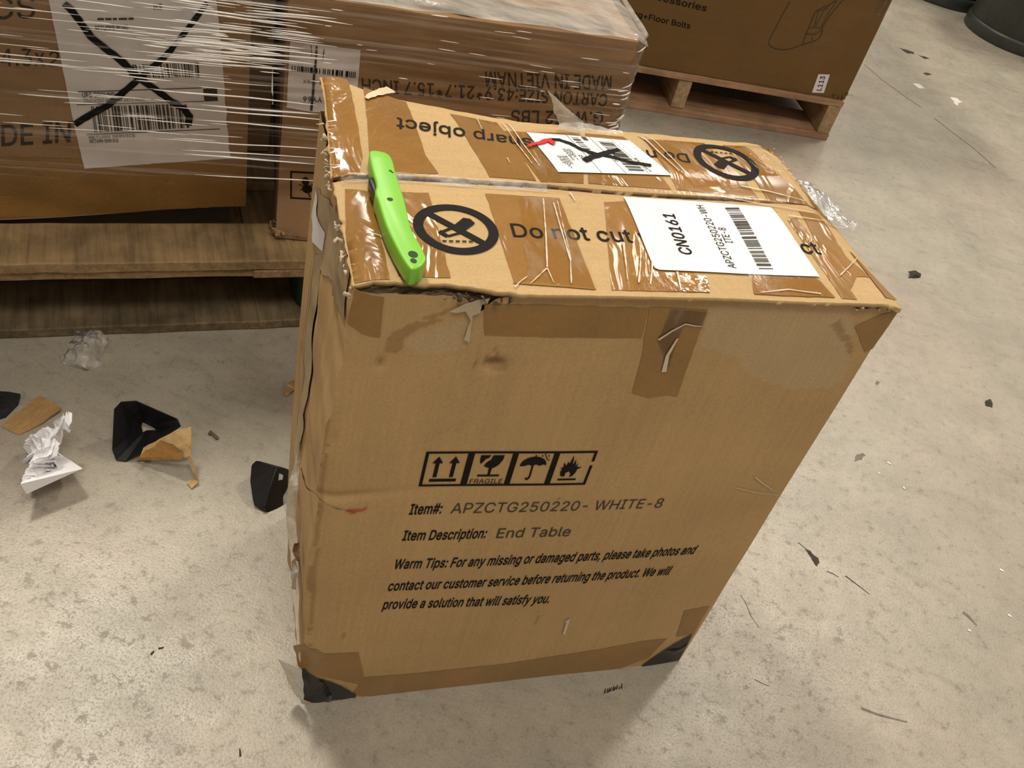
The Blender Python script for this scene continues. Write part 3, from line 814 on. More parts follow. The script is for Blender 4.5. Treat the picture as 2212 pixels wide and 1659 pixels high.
# tape tails folded down over the front panel
F_tape = [
    [(0.0974, 0.5752), (0.1356, 0.5757), (0.2335, 0.5747), (0.2381, 0.5436), (0.1627, 0.5438), (0.1035, 0.5451)],
    [(0.2340, 0.5757), (0.2867, 0.5739), (0.2913, 0.5223), (0.2947, 0.4766), (0.2840, 0.4785), (0.2671, 0.4754), (0.2491, 0.4813), (0.2452, 0.5212)],
    [(0.0004, 0.5822), (0.0213, 0.5794), (0.0232, 0.5415), (0.0118, 0.5441), (-0.0009, 0.5484), (-0.0001, 0.5669)],
    [(0.4748, 0.5780), (0.4580, 0.5714), (0.4388, 0.5585), (0.4662, 0.5282), (0.4717, 0.5327)],
]
tapes('packing_tape', F_tape, on_front, M['tape_front'], carton, 50, 0.0005, 0.0005)
F_low = [
    [(-0.0094, 0.1146), (-0.0002, 0.1165), (0.0041, 0.1095), (0.0107, 0.1111), (0.0182, 0.1007), (0.0526, 0.0981), (0.0643, 0.0445), (0.0684, 0.0257), (-0.0056, 0.0681)],
    [(0.0643, 0.0445), (0.1242, 0.0424), (0.2341, 0.0432), (0.3486, 0.0528), (0.3980, 0.0606), (0.4321, 0.0609), (0.4215, 0.0185), (0.3836, -0.0015), (0.2439, -0.0016), (0.0765, 0.0003), (0.0546, 0.0082)],
    [(0.4341, 0.1204), (0.4655, 0.1255), (0.4666, 0.0655), (0.4440, 0.0631)],
]
tapes('packing_tape', F_low, on_front, M['tape_front'], carton, 60, 0.0006, 0.0004)

# clear tape: along the lid slit, over the lid and over the front
for k, q in enumerate([
    [(0.0059, 0.1558), (0.0551, 0.1615), (0.1874, 0.1570), (0.1828, 0.1402), (0.0923, 0.1453), (0.0529, 0.1468), (0.0060, 0.1396)],
    [(0.1619, 0.1587), (0.2429, 0.1629), (0.3372, 0.1619), (0.4642, 0.1503), (0.4904, 0.1116), (0.4586, 0.1107), (0.4427, 0.1294), (0.3291, 0.1424), (0.1828, 0.1402)],
]):
    decal('seam_tape', [ragged(q, 0.001, 0.008, 70 + k)], on_top, M['crinkle'] if k == 0 else M['clear'], carton, 0.008, 0.0012 + 0.0002 * k)
for k, q in enumerate([
    [(0.1543, 0.1287), (0.1927, 0.1295), (0.1875, 0.0040), (0.1326, 0.0122)], [(0.2099, 0.2389), (0.1904, 0.2447), (0.1667, 0.2327), (0.1846, 0.1627), (0.2040, 0.1611)],
    [(0.2217, 0.0231), (0.2548, 0.0234), (0.2584, 0.0007), (0.2202, 0.0017)], [(0.3308, 0.0292), (0.3985, 0.0271), (0.4085, 0.0026), (0.3310, 0.0013)],
    [(0.0033, 0.1862), (0.0218, 0.1774), (0.0286, 0.1385), (0.0075, 0.1363)], [(0.3091, 0.2442), (0.3433, 0.2535), (0.3727, 0.1752), (0.3396, 0.1677)], [(0.4172, 0.2519), (0.4614, 0.2636), (0.4586, 0.2016), (0.4244, 0.1977)]]):
    decal('clear_tape', [ragged(q, 0.002, 0.006, 80 + k)], on_top, M['clear'], carton, 0.006, 0.0014 + 0.0001 * k)
decal('clear_tape', [ragged([(0.2539, 0.5752), (0.2879, 0.5740), (0.2901, 0.5553), (0.2809, 0.5591), (0.2719, 0.5580), (0.2715, 0.5404), (0.2745, 0.5116), (0.2707, 0.5063), (0.2641, 0.5275), (0.2536, 0.5402)], 0.001, 0.006, 90)], on_front, M['clear'], carton, 0.006, 0.0012)
# white fold lines in the clear tape
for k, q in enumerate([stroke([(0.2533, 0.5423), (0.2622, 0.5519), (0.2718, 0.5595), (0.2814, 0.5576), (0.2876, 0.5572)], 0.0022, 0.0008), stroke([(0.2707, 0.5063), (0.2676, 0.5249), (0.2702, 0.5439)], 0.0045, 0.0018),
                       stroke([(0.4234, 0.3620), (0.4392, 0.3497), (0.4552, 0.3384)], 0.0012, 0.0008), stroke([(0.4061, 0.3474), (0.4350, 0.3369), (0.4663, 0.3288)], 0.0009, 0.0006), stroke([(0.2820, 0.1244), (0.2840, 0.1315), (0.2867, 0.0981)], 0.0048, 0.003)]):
    decal('tape_crease_glint', [q], on_front, M['pale_scratch'], carton, 0.006, 0.0015)

LID_GLINTS = [  # pale strokes painted on the lid for glints off the clear tape
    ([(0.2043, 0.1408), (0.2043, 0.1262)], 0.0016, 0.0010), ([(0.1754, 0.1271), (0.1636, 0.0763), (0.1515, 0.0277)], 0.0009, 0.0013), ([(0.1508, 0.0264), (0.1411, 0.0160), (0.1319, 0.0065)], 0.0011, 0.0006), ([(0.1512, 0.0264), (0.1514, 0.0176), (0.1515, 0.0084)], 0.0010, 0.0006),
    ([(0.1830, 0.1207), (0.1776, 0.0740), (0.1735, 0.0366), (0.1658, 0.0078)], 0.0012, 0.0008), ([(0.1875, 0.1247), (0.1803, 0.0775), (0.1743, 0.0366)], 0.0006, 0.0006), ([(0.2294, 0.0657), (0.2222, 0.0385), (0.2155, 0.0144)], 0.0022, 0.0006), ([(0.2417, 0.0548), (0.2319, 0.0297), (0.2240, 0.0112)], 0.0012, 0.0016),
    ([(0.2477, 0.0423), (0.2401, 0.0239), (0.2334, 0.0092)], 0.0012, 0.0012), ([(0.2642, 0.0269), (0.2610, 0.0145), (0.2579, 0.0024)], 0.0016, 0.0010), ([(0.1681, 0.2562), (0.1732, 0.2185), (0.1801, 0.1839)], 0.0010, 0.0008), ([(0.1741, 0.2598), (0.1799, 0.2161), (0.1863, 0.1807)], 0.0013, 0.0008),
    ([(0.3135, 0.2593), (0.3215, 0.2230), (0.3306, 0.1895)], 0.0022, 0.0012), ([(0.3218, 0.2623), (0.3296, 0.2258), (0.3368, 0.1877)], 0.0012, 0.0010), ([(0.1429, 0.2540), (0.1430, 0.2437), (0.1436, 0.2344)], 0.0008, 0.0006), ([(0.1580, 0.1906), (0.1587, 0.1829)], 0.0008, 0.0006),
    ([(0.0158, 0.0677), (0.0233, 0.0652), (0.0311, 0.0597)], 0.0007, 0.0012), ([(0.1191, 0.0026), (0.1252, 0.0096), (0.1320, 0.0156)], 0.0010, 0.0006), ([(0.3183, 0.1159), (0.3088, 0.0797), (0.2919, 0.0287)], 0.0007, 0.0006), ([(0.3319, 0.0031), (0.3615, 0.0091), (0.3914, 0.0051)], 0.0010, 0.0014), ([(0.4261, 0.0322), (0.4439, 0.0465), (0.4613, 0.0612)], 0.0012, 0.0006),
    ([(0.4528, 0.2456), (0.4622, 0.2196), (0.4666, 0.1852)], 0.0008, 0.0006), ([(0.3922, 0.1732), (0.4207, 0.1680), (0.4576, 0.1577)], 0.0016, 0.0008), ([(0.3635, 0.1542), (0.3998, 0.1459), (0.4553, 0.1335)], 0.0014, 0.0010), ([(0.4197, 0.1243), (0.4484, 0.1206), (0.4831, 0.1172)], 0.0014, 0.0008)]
for k, (pp_, w0, w1) in enumerate(LID_GLINTS):
    decal('tape_crease_glint', [ragged(stroke(pp_, w0, w1), 0.0003, 0.004, k)], on_top, M['painted_glint'], carton, 0.006, 0.0019)

# lettering on the front
FR = [
    ('Item#:', *[(0.0741, 0.3302), (0.1041, 0.3302), (0.0747, 0.3443)], 0.016),
    ('APZCTG250220- WHITE-8', *[(0.1130, 0.3295), (0.3319, 0.3216), (0.1133, 0.3438)], 0.0),
    ('Item Description:', *[(0.0728, 0.2923), (0.1544, 0.2900), (0.0737, 0.3065)], 0.016),
    ('End Table', *[(0.1657, 0.2885), (0.2430, 0.2843), (0.1657, 0.3032)], 0.004),
    ('Warm Tips: For any missing or damaged parts, please take photos and', *[(0.0704, 0.2475), (0.4014, 0.2362), (0.0715, 0.2626)], 0.016),
    ('contact our customer service before returning the product. We will', *[(0.0694, 0.2106), (0.3847, 0.1994), (0.0705, 0.2263)], 0.016),
    ('provide a solution that will satisfy you.', *[(0.0683, 0.1779), (0.2510, 0.1659), (0.0694, 0.1943)], 0.016),
]
for t in FR:
    lettering('printed_lettering', [t], on_front, M['ink_soft'] if 'APZ' in t[0] or 'End' in t[0] else M['ink'], body)

# handling symbols in their frame
Q = [(0.0778, 0.4138), (0.2375, 0.4103), (0.2376, 0.3639), (0.0776, 0.3683)]
AS = 4.35
def ub(pts):
    return [bil(Q, x, y) for x, y in pts]
def rect(x0, y0, x1, y1):
    return ub([(x0, y0), (x1, y0), (x1, y1), (x0, y1)])
sym = [rect(0, 0, 1, .055), rect(0, .945, 1, 1), rect(0, 0.05, .018, .95), rect(.983, .05, 1, .30), rect(.983, .42, 1, .95),
       rect(.237, .05, .275, .95), rect(.494, .05, .528, .95), rect(.738, .05, .773, .95)]
for cx in (.078, .172):
    sym.append(ub([(cx, .14), (cx + .030, .33), (cx + .011, .33), (cx + .011, .73), (cx - .011, .73), (cx - .011, .33), (cx - .030, .33)]))
sym.append(rect(.052, .78, .205, .86))
sym.append(ub([(.313, .11), (.372, .11), (.360, .19), (.345, .21), (.338, .28), (.322, .36), (.314, .26)]))
sym.append(ub([(.385, .11), (.448, .11), (.446, .24), (.430, .38), (.405, .47), (.372, .47), (.345, .42), (.352, .34), (.366, .27), (.378, .24), (.379, .18)]))
sym.append(ub([(.378, .47), (.396, .47), (.394, .68), (.380, .68)]))
sym.append(rect(.322, .67, .450, .72))
dome = [(.633 + .078 * math.cos(a), .40 - .25 * math.sin(a)) for a in [PI * i / 16 for i in range(17)]]
dome += [(.585, .36), (.612, .41), (.633, .37), (.655, .41), (.682, .36)]
sym.append(ub([(.555, .42)] + dome[16:17] + dome[15::-1] + [(.695, .37), (.672, .41), (.650, .37), (.628, .41), (.604, .38), (.580, .42)]))
sym.append(ub([(.626, .38), (.637, .38), (.640, .72), (.637, .79), (.624, .84), (.609, .80), (.612, .75), (.622, .78), (.629, .72)]))
sym.append(ub([(.630, .10), (.637, .10), (.637, .17), (.630, .17)]))
for (x, y) in ((.668, .10), (.684, .07), (.692, .13), (.706, .10), (.700, .18), (.712, .22)):
    sym.append(ub([(x, y), (x + .009, y + .02), (x + .008, y + .05), (x - .001, y + .03)]))
sym.append(ub([(.822, .72), (.812, .60), (.818, .50), (.800, .50), (.822, .46), (.816, .32), (.836, .42), (.842, .30), (.852, .36), (.862, .12), (.872, .30), (.868, .38),
               (.880, .34), (.882, .22), (.892, .36), (.894, .44), (.905, .34), (.905, .46), (.938, .46), (.912, .52), (.908, .62), (.896, .72), (.878, .75), (.880, .66), (.866, .58), (.848, .62), (.846, .74)]))
sym.append(rect(.812, .80, .926, .85))
decal('handling_symbols', sym, on_front, M['ink'], body, 0.03, 0.0006)
lettering('printed_lettering', [('FRAGILE', bil(Q, .288, .925), bil(Q, .480, .925), bil(Q, .288, .80), 0.0)], on_front, M['ink'], body)

# lettering and no-knife symbols on the lid
lettering('printed_lettering', [('Do not cut with sharp object', *[(0.1341, 0.0685), (0.4255, 0.0648), (0.1356, 0.0874)], 0.008)], on_top, M['ink'], fl1, 0.0009)
lettering('printed_lettering', [('Do not cut with sharp object', *[(0.3540, 0.2255), (0.0630, 0.2333), (0.3513, 0.2087)], 0.008)], on_top, M['ink'], fl2, 0.0009)

def no_knife(c, r, s):
    P = [(lambda p: (c[0] + s * p[0] * r, c[1] + s * p[1] * r))]
    f = P[0]
    out = ring_strip(c, r * 0.76, r)
    out.append([f(p) for p in ((-.66, .56), (-.52, .70), (.66, -.56), (.54, -.70))])
    out.append([f(p) for p in ((-.12, .02), (.26, .44), (.42, .40), (.50, .22), (.10, -.18))])
    out.append([f(p) for p in ((-.30, -.36), (-.46, -.18), (-.38, -.08), (-.22, -.28))])
    out.append([f(p) for p in ((-.38, -.12), (-.10, .06), (-.06, .0), (-.34, -.18))])
    out.append([f(p) for p in ((-.26, -.28), (.06, -.14), (.08, -.20), (-.24, -.34))])
    for k in range(6):
        x = -.42 + .155 * k
        out.append([f(p) for p in ((x, -.53), (x + .10, -.53), (x + .10, -.48), (x, -.48))])
    return out
cc = [(0.0887, 0.0780), (0.0549, 0.0755), (0.1237, 0.0806), (0.3949, 0.2175), (0.3624, 0.2196)]
R1 = (cc[2][0] - cc[1][0]) / 2
decal('no_knife_symbol', no_knife(cc[0], R1, 1), on_top, M['ink'], fl1, 0.05, 0.0010)
decal('no_knife_symbol', no_knife(cc[3], R1, -1), on_top, M['ink'], fl2, 0.05, 0.0010)

# big stock label on the near lid half
def bars(q, n, seed, along='x', dens=0.55):
    r = random.Random(seed)
    out = []
    x = 0.0
    ws = []
    while x < 1:
        a = r.choice((1, 1, 1, 2, 3)) / n
        b = r.choice((1, 1, 2, 2, 3)) / n
        ws.append((x, min(1, x + a)))
        x += a + b
    for a, b in ws:
        if along == 'x':
            out.append([bil(q, a, 0), bil(q, b, 0), bil(q, b, 1), bil(q, a, 1)])
        else:
            out.append([bil(q, 0, a), bil(q, 1, a), bil(q, 1, b), bil(q, 0, b)])
    return out

lab = decal('stock_label', [[(0.2557, 0.1399), (0.3285, 0.1408), (0.4086, 0.1388), (0.4034, 0.0292), (0.3257, 0.0277), (0.2487, 0.0292), (0.2458, 0.0316), (0.2456, 0.0378)]], on_top, M['paper'], carton, 0.01, 0.0016)
lettering('printed_lettering', [('CN0161', *[(0.2888, 0.0516), (0.2949, 0.1132), (0.2775, 0.0529)], 0.012),
                                ('APZCTG250220-WH', *[(0.3230, 0.0346), (0.3325, 0.1320), (0.3156, 0.0349)], 0.0),
                                ('ITE-8', *[(0.3366, 0.0719), (0.3385, 0.0951), (0.3293, 0.0721)], 0.0)], on_top, M['ink'], lab, 0.0021)
decal('barcode', bars([(0.3544, 0.1302), (0.3700, 0.1323), (0.3594, 0.0351), (0.3449, 0.0344)], 90, 5, 'y'), on_top, M['ink_soft'], lab, 0.05, 0.0021)

# crossed-out shipping label on the far lid half
SQ = [(0.1892, 0.2402), (0.2971, 0.2416), (0.3193, 0.1808), (0.2023, 0.1732)]
ship = decal('shipping_label', [SQ], on_top, M['paper'], carton, 0.01, 0.0016)
def sq(pts):
    return [bil(SQ, x, y) for x, y in pts]
def sqr(x0, y0, x1, y1):
    return sq([(x0, y0), (x1, y0), (x1, y1), (x0, y1)])
decal('barcode', bars(sqr(.40, .06, .47, .60), 50, 3, 'y'), on_top, M['ink_soft'], ship, 0.05, 0.0020)
decal('barcode', bars(sqr(.64, .12, .78, .92), 70, 8, 'y'), on_top, M['ink_soft'], ship, 0.05, 0.0020)
dl = [sqr(.505, .02, .55, .12), sqr(.37, .0, .374, 1), sqr(.585, .0, .589, 1), sqr(.80, .02, .803, .98), sqr(.86, .02, .862, .9)]
rr = random.Random(4)
def small_lines(x, n, pitch, y0, lo, hi):
    for k in range(n):
        y = y0 + rr.uniform(0, .02)
        end = y0 + rr.uniform(lo, hi)
        while y < end:
            w_ = rr.uniform(.02, .06)
            dl.append(sqr(x + pitch * k, y, x + pitch * k + pitch * .42, min(end, y + w_)))
            y += w_ + rr.uniform(.008, .02)
small_lines(.10, 7, .013, .60, .18, .34)
small_lines(.205, 6, .013, .40, .18, .32)
small_lines(.30, 2, .02, .55, .08, .14)
small_lines(.60, 2, .016, .40, .30, .50)
small_lines(.815, 2, .016, .55, .30, .42)
decal('printed_lines', dl, on_top, M['ink_soft'], ship, 0.05, 0.0020)
decal('marker_scribble', [ragged(stroke([(0.2089, 0.2285), (0.2189, 0.2290), (0.2281, 0.2235), (0.2365, 0.2137), (0.2501, 0.2071), (0.2657, 0.2041), (0.2825, 0.1970), (0.3025, 0.1944)], 0.0042, 0.0046), 0.0006, 0.003, 3),
                          ragged(stroke([(0.2332, 0.1935), (0.2433, 0.2004), (0.2578, 0.2089), (0.2685, 0.2153), (0.2776, 0.2207)], 0.0075, 0.0050), 0.0008, 0.003, 4)], on_top, M['marker'], ship, 0.05, 0.0026)
decal('marker_scribble', [ragged(stroke([(0.1835, 0.2125), (0.1900, 0.2167), (0.1978, 0.2202), (0.2043, 0.2253), (0.2113, 0.2271)], 0.003, 0.0065), 0.0006, 0.003, 5),
                          ragged(stroke([(0.2067, 0.2273), (0.2099, 0.2219), (0.2123, 0.2205)], 0.006, 0.007), 0.0006, 0.003, 6)], on_top, M['red'], ship, 0.05, 0.0030)

# torn and crushed edges
def fluff(name, path, n, size, m, parent, seed, out=Vector((0, 0, 1))):
    r = random.Random(seed)
    vs, fs = [], []
    for k in range(n):
        t = r.random() * (len(path) - 1)
        i = min(int(t), len(path) - 2)
        c = Vector(path[i]).lerp(Vector(path[i + 1]), t - i) + Vector([r.gauss(0, size * .35) for _ in range(3)])
        ax = Vector([r.gauss(0, 1) for _ in range(3)]).normalized()
        bx = ax.cross(Vector([r.gauss(0, 1) for _ in range(3)])).normalized()
        s = size * r.uniform(.4, 1.3)
        b = len(vs)
        cx = ax.cross(bx)
        nn = 4
        for j in range(nn + 1):
            a = (j / nn - .5)
            wv = s * .5 * r.uniform(.5, 1.1)
            p = c + ax * s * a * 1.5 + cx * s * .5 * math.sin(a * 3 + k) 
            vs.append(p - bx * wv)
            vs.append(p + bx * wv + cx * s * r.uniform(-.2, .3))
        for j in range(nn):
            fs.append((b + 2 * j, b + 2 * j + 1, b + 2 * j + 3, b + 2 * j + 2))
    o = mesh(name, vs, fs, m, parent, True)
    add_mod_solid(o, 0.0006, 0)
    return o
edge = [(-0.003, y, top_z(0, y) - 0.005) for y in [0.0 + BD * i / 12 for i in range(13)]]
fluff('torn_edge', edge[6:11], 22, 0.0040, M['torn'], carton, 5)
fluff('torn_edge', edge[0:6], 14, 0.0032, M['torn'], carton, 6)
fluff('torn_edge', [(0.066, -0.002, BH - 0.005), (0.090, -0.002, BH - 0.005), (0.118, -0.002, BH - 0.006)], 12, 0.0036, M['core'], carton, 7)
fluff('torn_edge', [(0.42, -0.003, BH - 0.004), (0.468, -0.003, BH - 0.007)], 10, 0.0034, M['torn'], carton, 8)
fluff('torn_edge', [(BW, 0.18, BH - 0.003), (BW, BD, BH - 0.003)], 10, 0.0036, M['torn'], carton, 9)
# crushed corrugated layers inside the gap under the lid
def ply(name, y, z0, amp, x0, x1, m, seed):
    v, f, _ = grid(lambda a, b: (x0 + (x1 - x0) * a, y + 0.0022 * n1(a * 14, seed, b * 2) - 0.002 * b, z0 - 0.010 * b + amp * n1(a * 22, seed + 5) + 0.0012 * n1(a * 90, seed)), 90, 4)
    o = mesh(name, v, f, m, carton, True)
    add_mod_solid(o, 0.0005, 0)
ply('corrugated_ply', 0.0100, BH - 0.0045, 0.0018, 0.004, 0.118, M['core'], 1)
ply('corrugated_ply', 0.0060, BH - 0.0075, 0.0025, 0.006, 0.124, M['core'], 2)
ply('corrugated_ply', 0.0075, BH - 0.0068, 0.0022, 0.050, 0.122, M['core'], 3)
# lip of torn liner along the notch
decal('torn_liner', [ragged([(0.0706, 0.5693), (0.0761, 0.5721), (0.0824, 0.5766), (0.0907, 0.5804), (0.1003, 0.5824), (0.0991, 0.5779), (0.0951, 0.5761), (0.0952, 0.5680), (0.0900, 0.5652), (0.0920, 0.5388), (0.0871, 0.5412), (0.0892, 0.5597), (0.0834, 0.5696), (0.0769, 0.5676)], 0.0006, 0.004, 12)], on_front, M['torn'], carton, 0.004, 0.0022)

def cling(name, pts, m, parent, amp=0.004, seed=0, sub=5):
    """crumpled film: a quad mesh given as rows of 3-D points, wrinkled"""
    nr, nc = len(pts), len(pts[0])
    def fn(a, b):
        x, y = a * (nc - 1), b * (nr - 1)
        i, j = min(int(x), nc - 2), min(int(y), nr - 2)
        s, t = x - i, y - j
        p = (Vector(pts[j][i]) * (1 - s) + Vector(pts[j][i + 1]) * s) * (1 - t) + (Vector(pts[j + 1][i]) * (1 - s) + Vector(pts[j + 1][i + 1]) * s) * t
        q = p * 90
        return p + Vector([n1(q.x + 9 * k + seed, q.y, q.z) for k in range(3)]) * amp + Vector([n1(q.x * 3 + 9 * k, q.y * 3 + seed, q.z * 3) for k in range(3)]) * amp * .35
    v, f, uv = grid(fn, (nc - 1) * sub, (nr - 1) * sub)
    return mesh(name, v, f, m, parent, False, uv)

# tape flag standing up behind the shipping label
fl = [(0.2079, 0.2620, 0.6249), (0.2204, 0.2620, 0.6036), (0.2295, 0.2620, 0.5906), (0.2240, 0.2550, 0.5781), (0.2079, 0.2620, 0.6249), (0.2276, 0.2550, 0.6119), (0.2480, 0.2500, 0.6018), (0.2490, 0.2400, 0.5872), (0.2085, 0.2620, 0.6245), (0.2299, 0.2560, 0.6116), (0.2703, 0.2560, 0.5955), (0.2912, 0.2500, 0.5936)]
cling('loose_tape', [fl[0:4], fl[4:8]], M['flag'], carton, 0.0015, 3, 8)
lt = [(0.2309, 0.2680, 0.5884), (0.2456, 0.2680, 0.5917), (0.2702, 0.2660, 0.5899), (0.2990, 0.2660, 0.5862), (0.2270, 0.2620, 0.5819), (0.2509, 0.2600, 0.5815), (0.2750, 0.2580, 0.5816), (0.2974, 0.2580, 0.5824)]
cling('loose_tape', [lt[0:4], lt[4:8]], M['flag'], carton, 0.0015, 4, 8)
# tape tail hanging off the far right edge of the lid
tt = [(0.4668, 0.1983, 0.5860), (0.4936, 0.1995, 0.5800), (0.5095, 0.1903, 0.5720), (0.5108, 0.1807, 0.5700), (0.5249, 0.1495, 0.5650), (0.4660, 0.1686, 0.5860), (0.4834, 0.1754, 0.5800), (0.4943, 0.1678, 0.5720), (0.5001, 0.1565, 0.5700), (0.5165, 0.1408, 0.5650), (0.4635, 0.1550, 0.5840), (0.4723, 0.1497, 0.5800), (0.4836, 0.1461, 0.5750), (0.4964, 0.1419, 0.5720), (0.5098, 0.1406, 0.5670)]
cling('loose_tape', [tt[0:5], tt[5:10], tt[10:15]], M['crinkle'], carton, 0.004, 9, 7)
# corner wisp at the raised far left corner
wt = [(0.0336, 0.2700, 0.5994), (0.0561, 0.2680, 0.6040), (0.0506, 0.2680, 0.5966), (0.0382, 0.2700, 0.5958)]
cling('loose_tape', [wt[0:2], [wt[3], wt[2]]], M['crinkle'], carton, 0.001, 11, 6)
decal('torn_liner', [ragged([(0.0361, 0.2516), (0.0428, 0.2647), (0.0605, 0.2836), (0.0664, 0.2793), (0.0681, 0.2760), (0.0497, 0.2615), (0.0389, 0.2504)], 0.001, 0.005, 33)], on_top, M['torn'], carton, 0.006, 0.0022)

# left side: tape, scraps of film and label
def on_side(y, z, e=0.0):
    a = 1 - y / BD
    p = side_fn(a, min(1, z / (BH - 0.004)))
    return (p[0] - e, p[1], p[2])
tapes('packing_tape', [[(0.1257, 0.5616), (0.0555, 0.5713), (0.0509, 0.5391), (0.1038, 0.5356)]], on_side, M['tape'], carton, 100, 0.0008)
decal('clear_tape', [ragged([(0.2468, 0.5158), (0.0903, 0.5855), (0.0190, 0.5817), (0.0110, 0.5445), (0.1578, 0.4959), (0.1853, 0.4755)], 0.003, 0.01, 101)], on_side, M['sidetape'], carton, 0.01, 0.0015)
decal('clear_tape', [ragged([(0.1886, 0.4794), (0.1432, 0.5086), (0.1363, 0.4165), (0.1471, 0.3076), (0.1439, 0.1963), (0.1668, 0.1692), (0.1716, 0.2964), (0.1756, 0.4057)], 0.002, 0.01, 102)], on_side, M['sidetape'], carton, 0.01, 0.002)
decal('label_scrap', [ragged([(0.2312, 0.5197), (0.1963, 0.5212), (0.1721, 0.5131), (0.1725, 0.4927), (0.2222, 0.4859), (0.2344, 0.4890)], 0.001, 0.01, 103)], on_side, M['paper_dull'], carton, 0.01, 0.0026)
decal('side_crease', [stroke([(0.2291, 0.3385), (0.2169, 0.2864), (0.2024, 0.2295), (0.1778, 0.2149)], 0.004, 0.002), stroke([(0.1729, 0.2089), (0.1638, 0.1403), (0.1469, 0.0758), (0.0650, 0.0754)], 0.004, 0.006), stroke([(0.2029, 0.4626), (0.1905, 0.3991), (0.1807, 0.3076)], 0.003, 0.002)], on_side, M['core'], carton, 0.01, 0.0016)
cl = [(-0.0100, 0.1414, 0.2765), (-0.0140, 0.1293, 0.2583), (-0.0200, 0.1184, 0.2350), (-0.0240, 0.1199, 0.2143), (-0.0200, 0.1220, 0.1853), (-0.0140, 0.1080, 0.1465), (-0.0120, 0.0600, 0.1202), (-0.0100, 0.0020, 0.0953), (-0.0060, 0.1529, 0.2640), (-0.0080, 0.1320, 0.2550), (-0.0100, 0.1128, 0.2409), (-0.0100, 0.1167, 0.2065), (-0.0090, 0.1110, 0.1825), (-0.0090, 0.0827, 0.1714), (-0.0090, 0.0425, 0.1370), (-0.0080, -0.0034, 0.0948)]
cling('loose_film', [cl[0:8], cl[8:16]], M['flag'], carton, 0.0012, 14, 8)
wp = [(-0.0200, 0.0438, 0.2076), (-0.0200, 0.0386, 0.1930), (-0.0180, 0.0392, 0.1663), (-0.0130, 0.0619, 0.1886), (-0.0130, 0.0437, 0.1891), (-0.0130, 0.0459, 0.1527)]
cling('label_scrap', [wp[0:3], wp[3:6]], M['paper'], carton, 0.001, 15, 4)
wp = [(-0.0180, 0.0501, 0.2278), (-0.0180, 0.0607, 0.2016), (-0.0160, 0.0402, 0.2121), (-0.0110, 0.0664, 0.2072), (-0.0110, 0.0546, 0.2075), (-0.0110, 0.0480, 0.1993)]
cling('torn_liner', [wp[0:3], wp[3:6]], M['card_dark'], carton, 0.001, 16, 4)
decal('corner_crease', [ragged(stroke([(-0.0120, 0.3908), (-0.0080, 0.3678), (-0.0039, 0.3564), (0.0015, 0.3485), (0.0134, 0.3419), (0.0271, 0.3363)], 0.0007, 0.0004), 0.0004, 0.004, 55)], on_front, M['core'], carton, 0.006, 0.0008)
# bottom left corner: split film around the black corner guard
bl = [(-0.0278, 0.0200, 0.0640), (-0.0184, 0.0120, 0.0690), (-0.0105, 0.0040, 0.0736), (-0.0056, -0.0040, 0.0788), (-0.0164, 0.0120, 0.0322), (-0.0111, 0.0060, 0.0367), (-0.0065, -0.0000, 0.0434), (-0.0026, -0.0060, 0.0512), (-0.0067, 0.0040, 0.0094), (-0.0045, 0.0000, 0.0111), (-0.0019, -0.0030, 0.0058), (0.0015, -0.0070, 0.0103)]
cling('loose_film', [bl[0:4], bl[4:8], bl[8:12]], M['dirty_film'], carton, 0.0015, 21, 6)
decal('corner_guard', [ragged([(-0.0026, 0.0676), (0.0037, 0.0606), (0.0203, 0.0495), (0.0410, 0.0314), (0.0587, 0.0094), (0.0593, 0.0031), (0.0344, 0.0013), (-0.0002, -0.0022)], 0.0008, 0.005, 41)], on_front, M['black'], carton, 0.006, 0.0014)['label'] = 'black plastic corner guard showing through the split corner'
decal('corner_guard', [ragged([(0.4169, -0.0002), (0.4234, 0.0127), (0.4400, 0.0387), (0.4532, 0.0553), (0.4651, 0.0678), (0.4675, 0.0338), (0.4689, 0.0053), (0.4404, 0.0008)], 0.0008, 0.005, 42)], on_front, M['black'], carton, 0.006, 0.0014)['label'] = 'black plastic corner guard showing through the split corner'
decal('clear_tape', [ragged([(0.4416, 0.0341), (0.4606, 0.0350), (0.4666, 0.0467), (0.4681, 0.0359), (0.4552, 0.0231)], 0.0006, 0.005, 43)], on_front, M['clear'], carton, 0.006, 0.0026)
decal('clear_tape', [ragged([(0.0154, 0.0486), (0.0206, 0.0455), (0.0314, 0.0133), (0.0315, -0.0011), (0.0272, 0.0009)], 0.0006, 0.005, 44)], on_front, M['clear'], carton, 0.006, 0.0026)

# ------------------------------------------------------------------ green utility knife on the lid
KP = [(0.0341, 0.1812), (0.0443, 0.0152)]
ka, kb = Vector(KP[0]), Vector(KP[1])
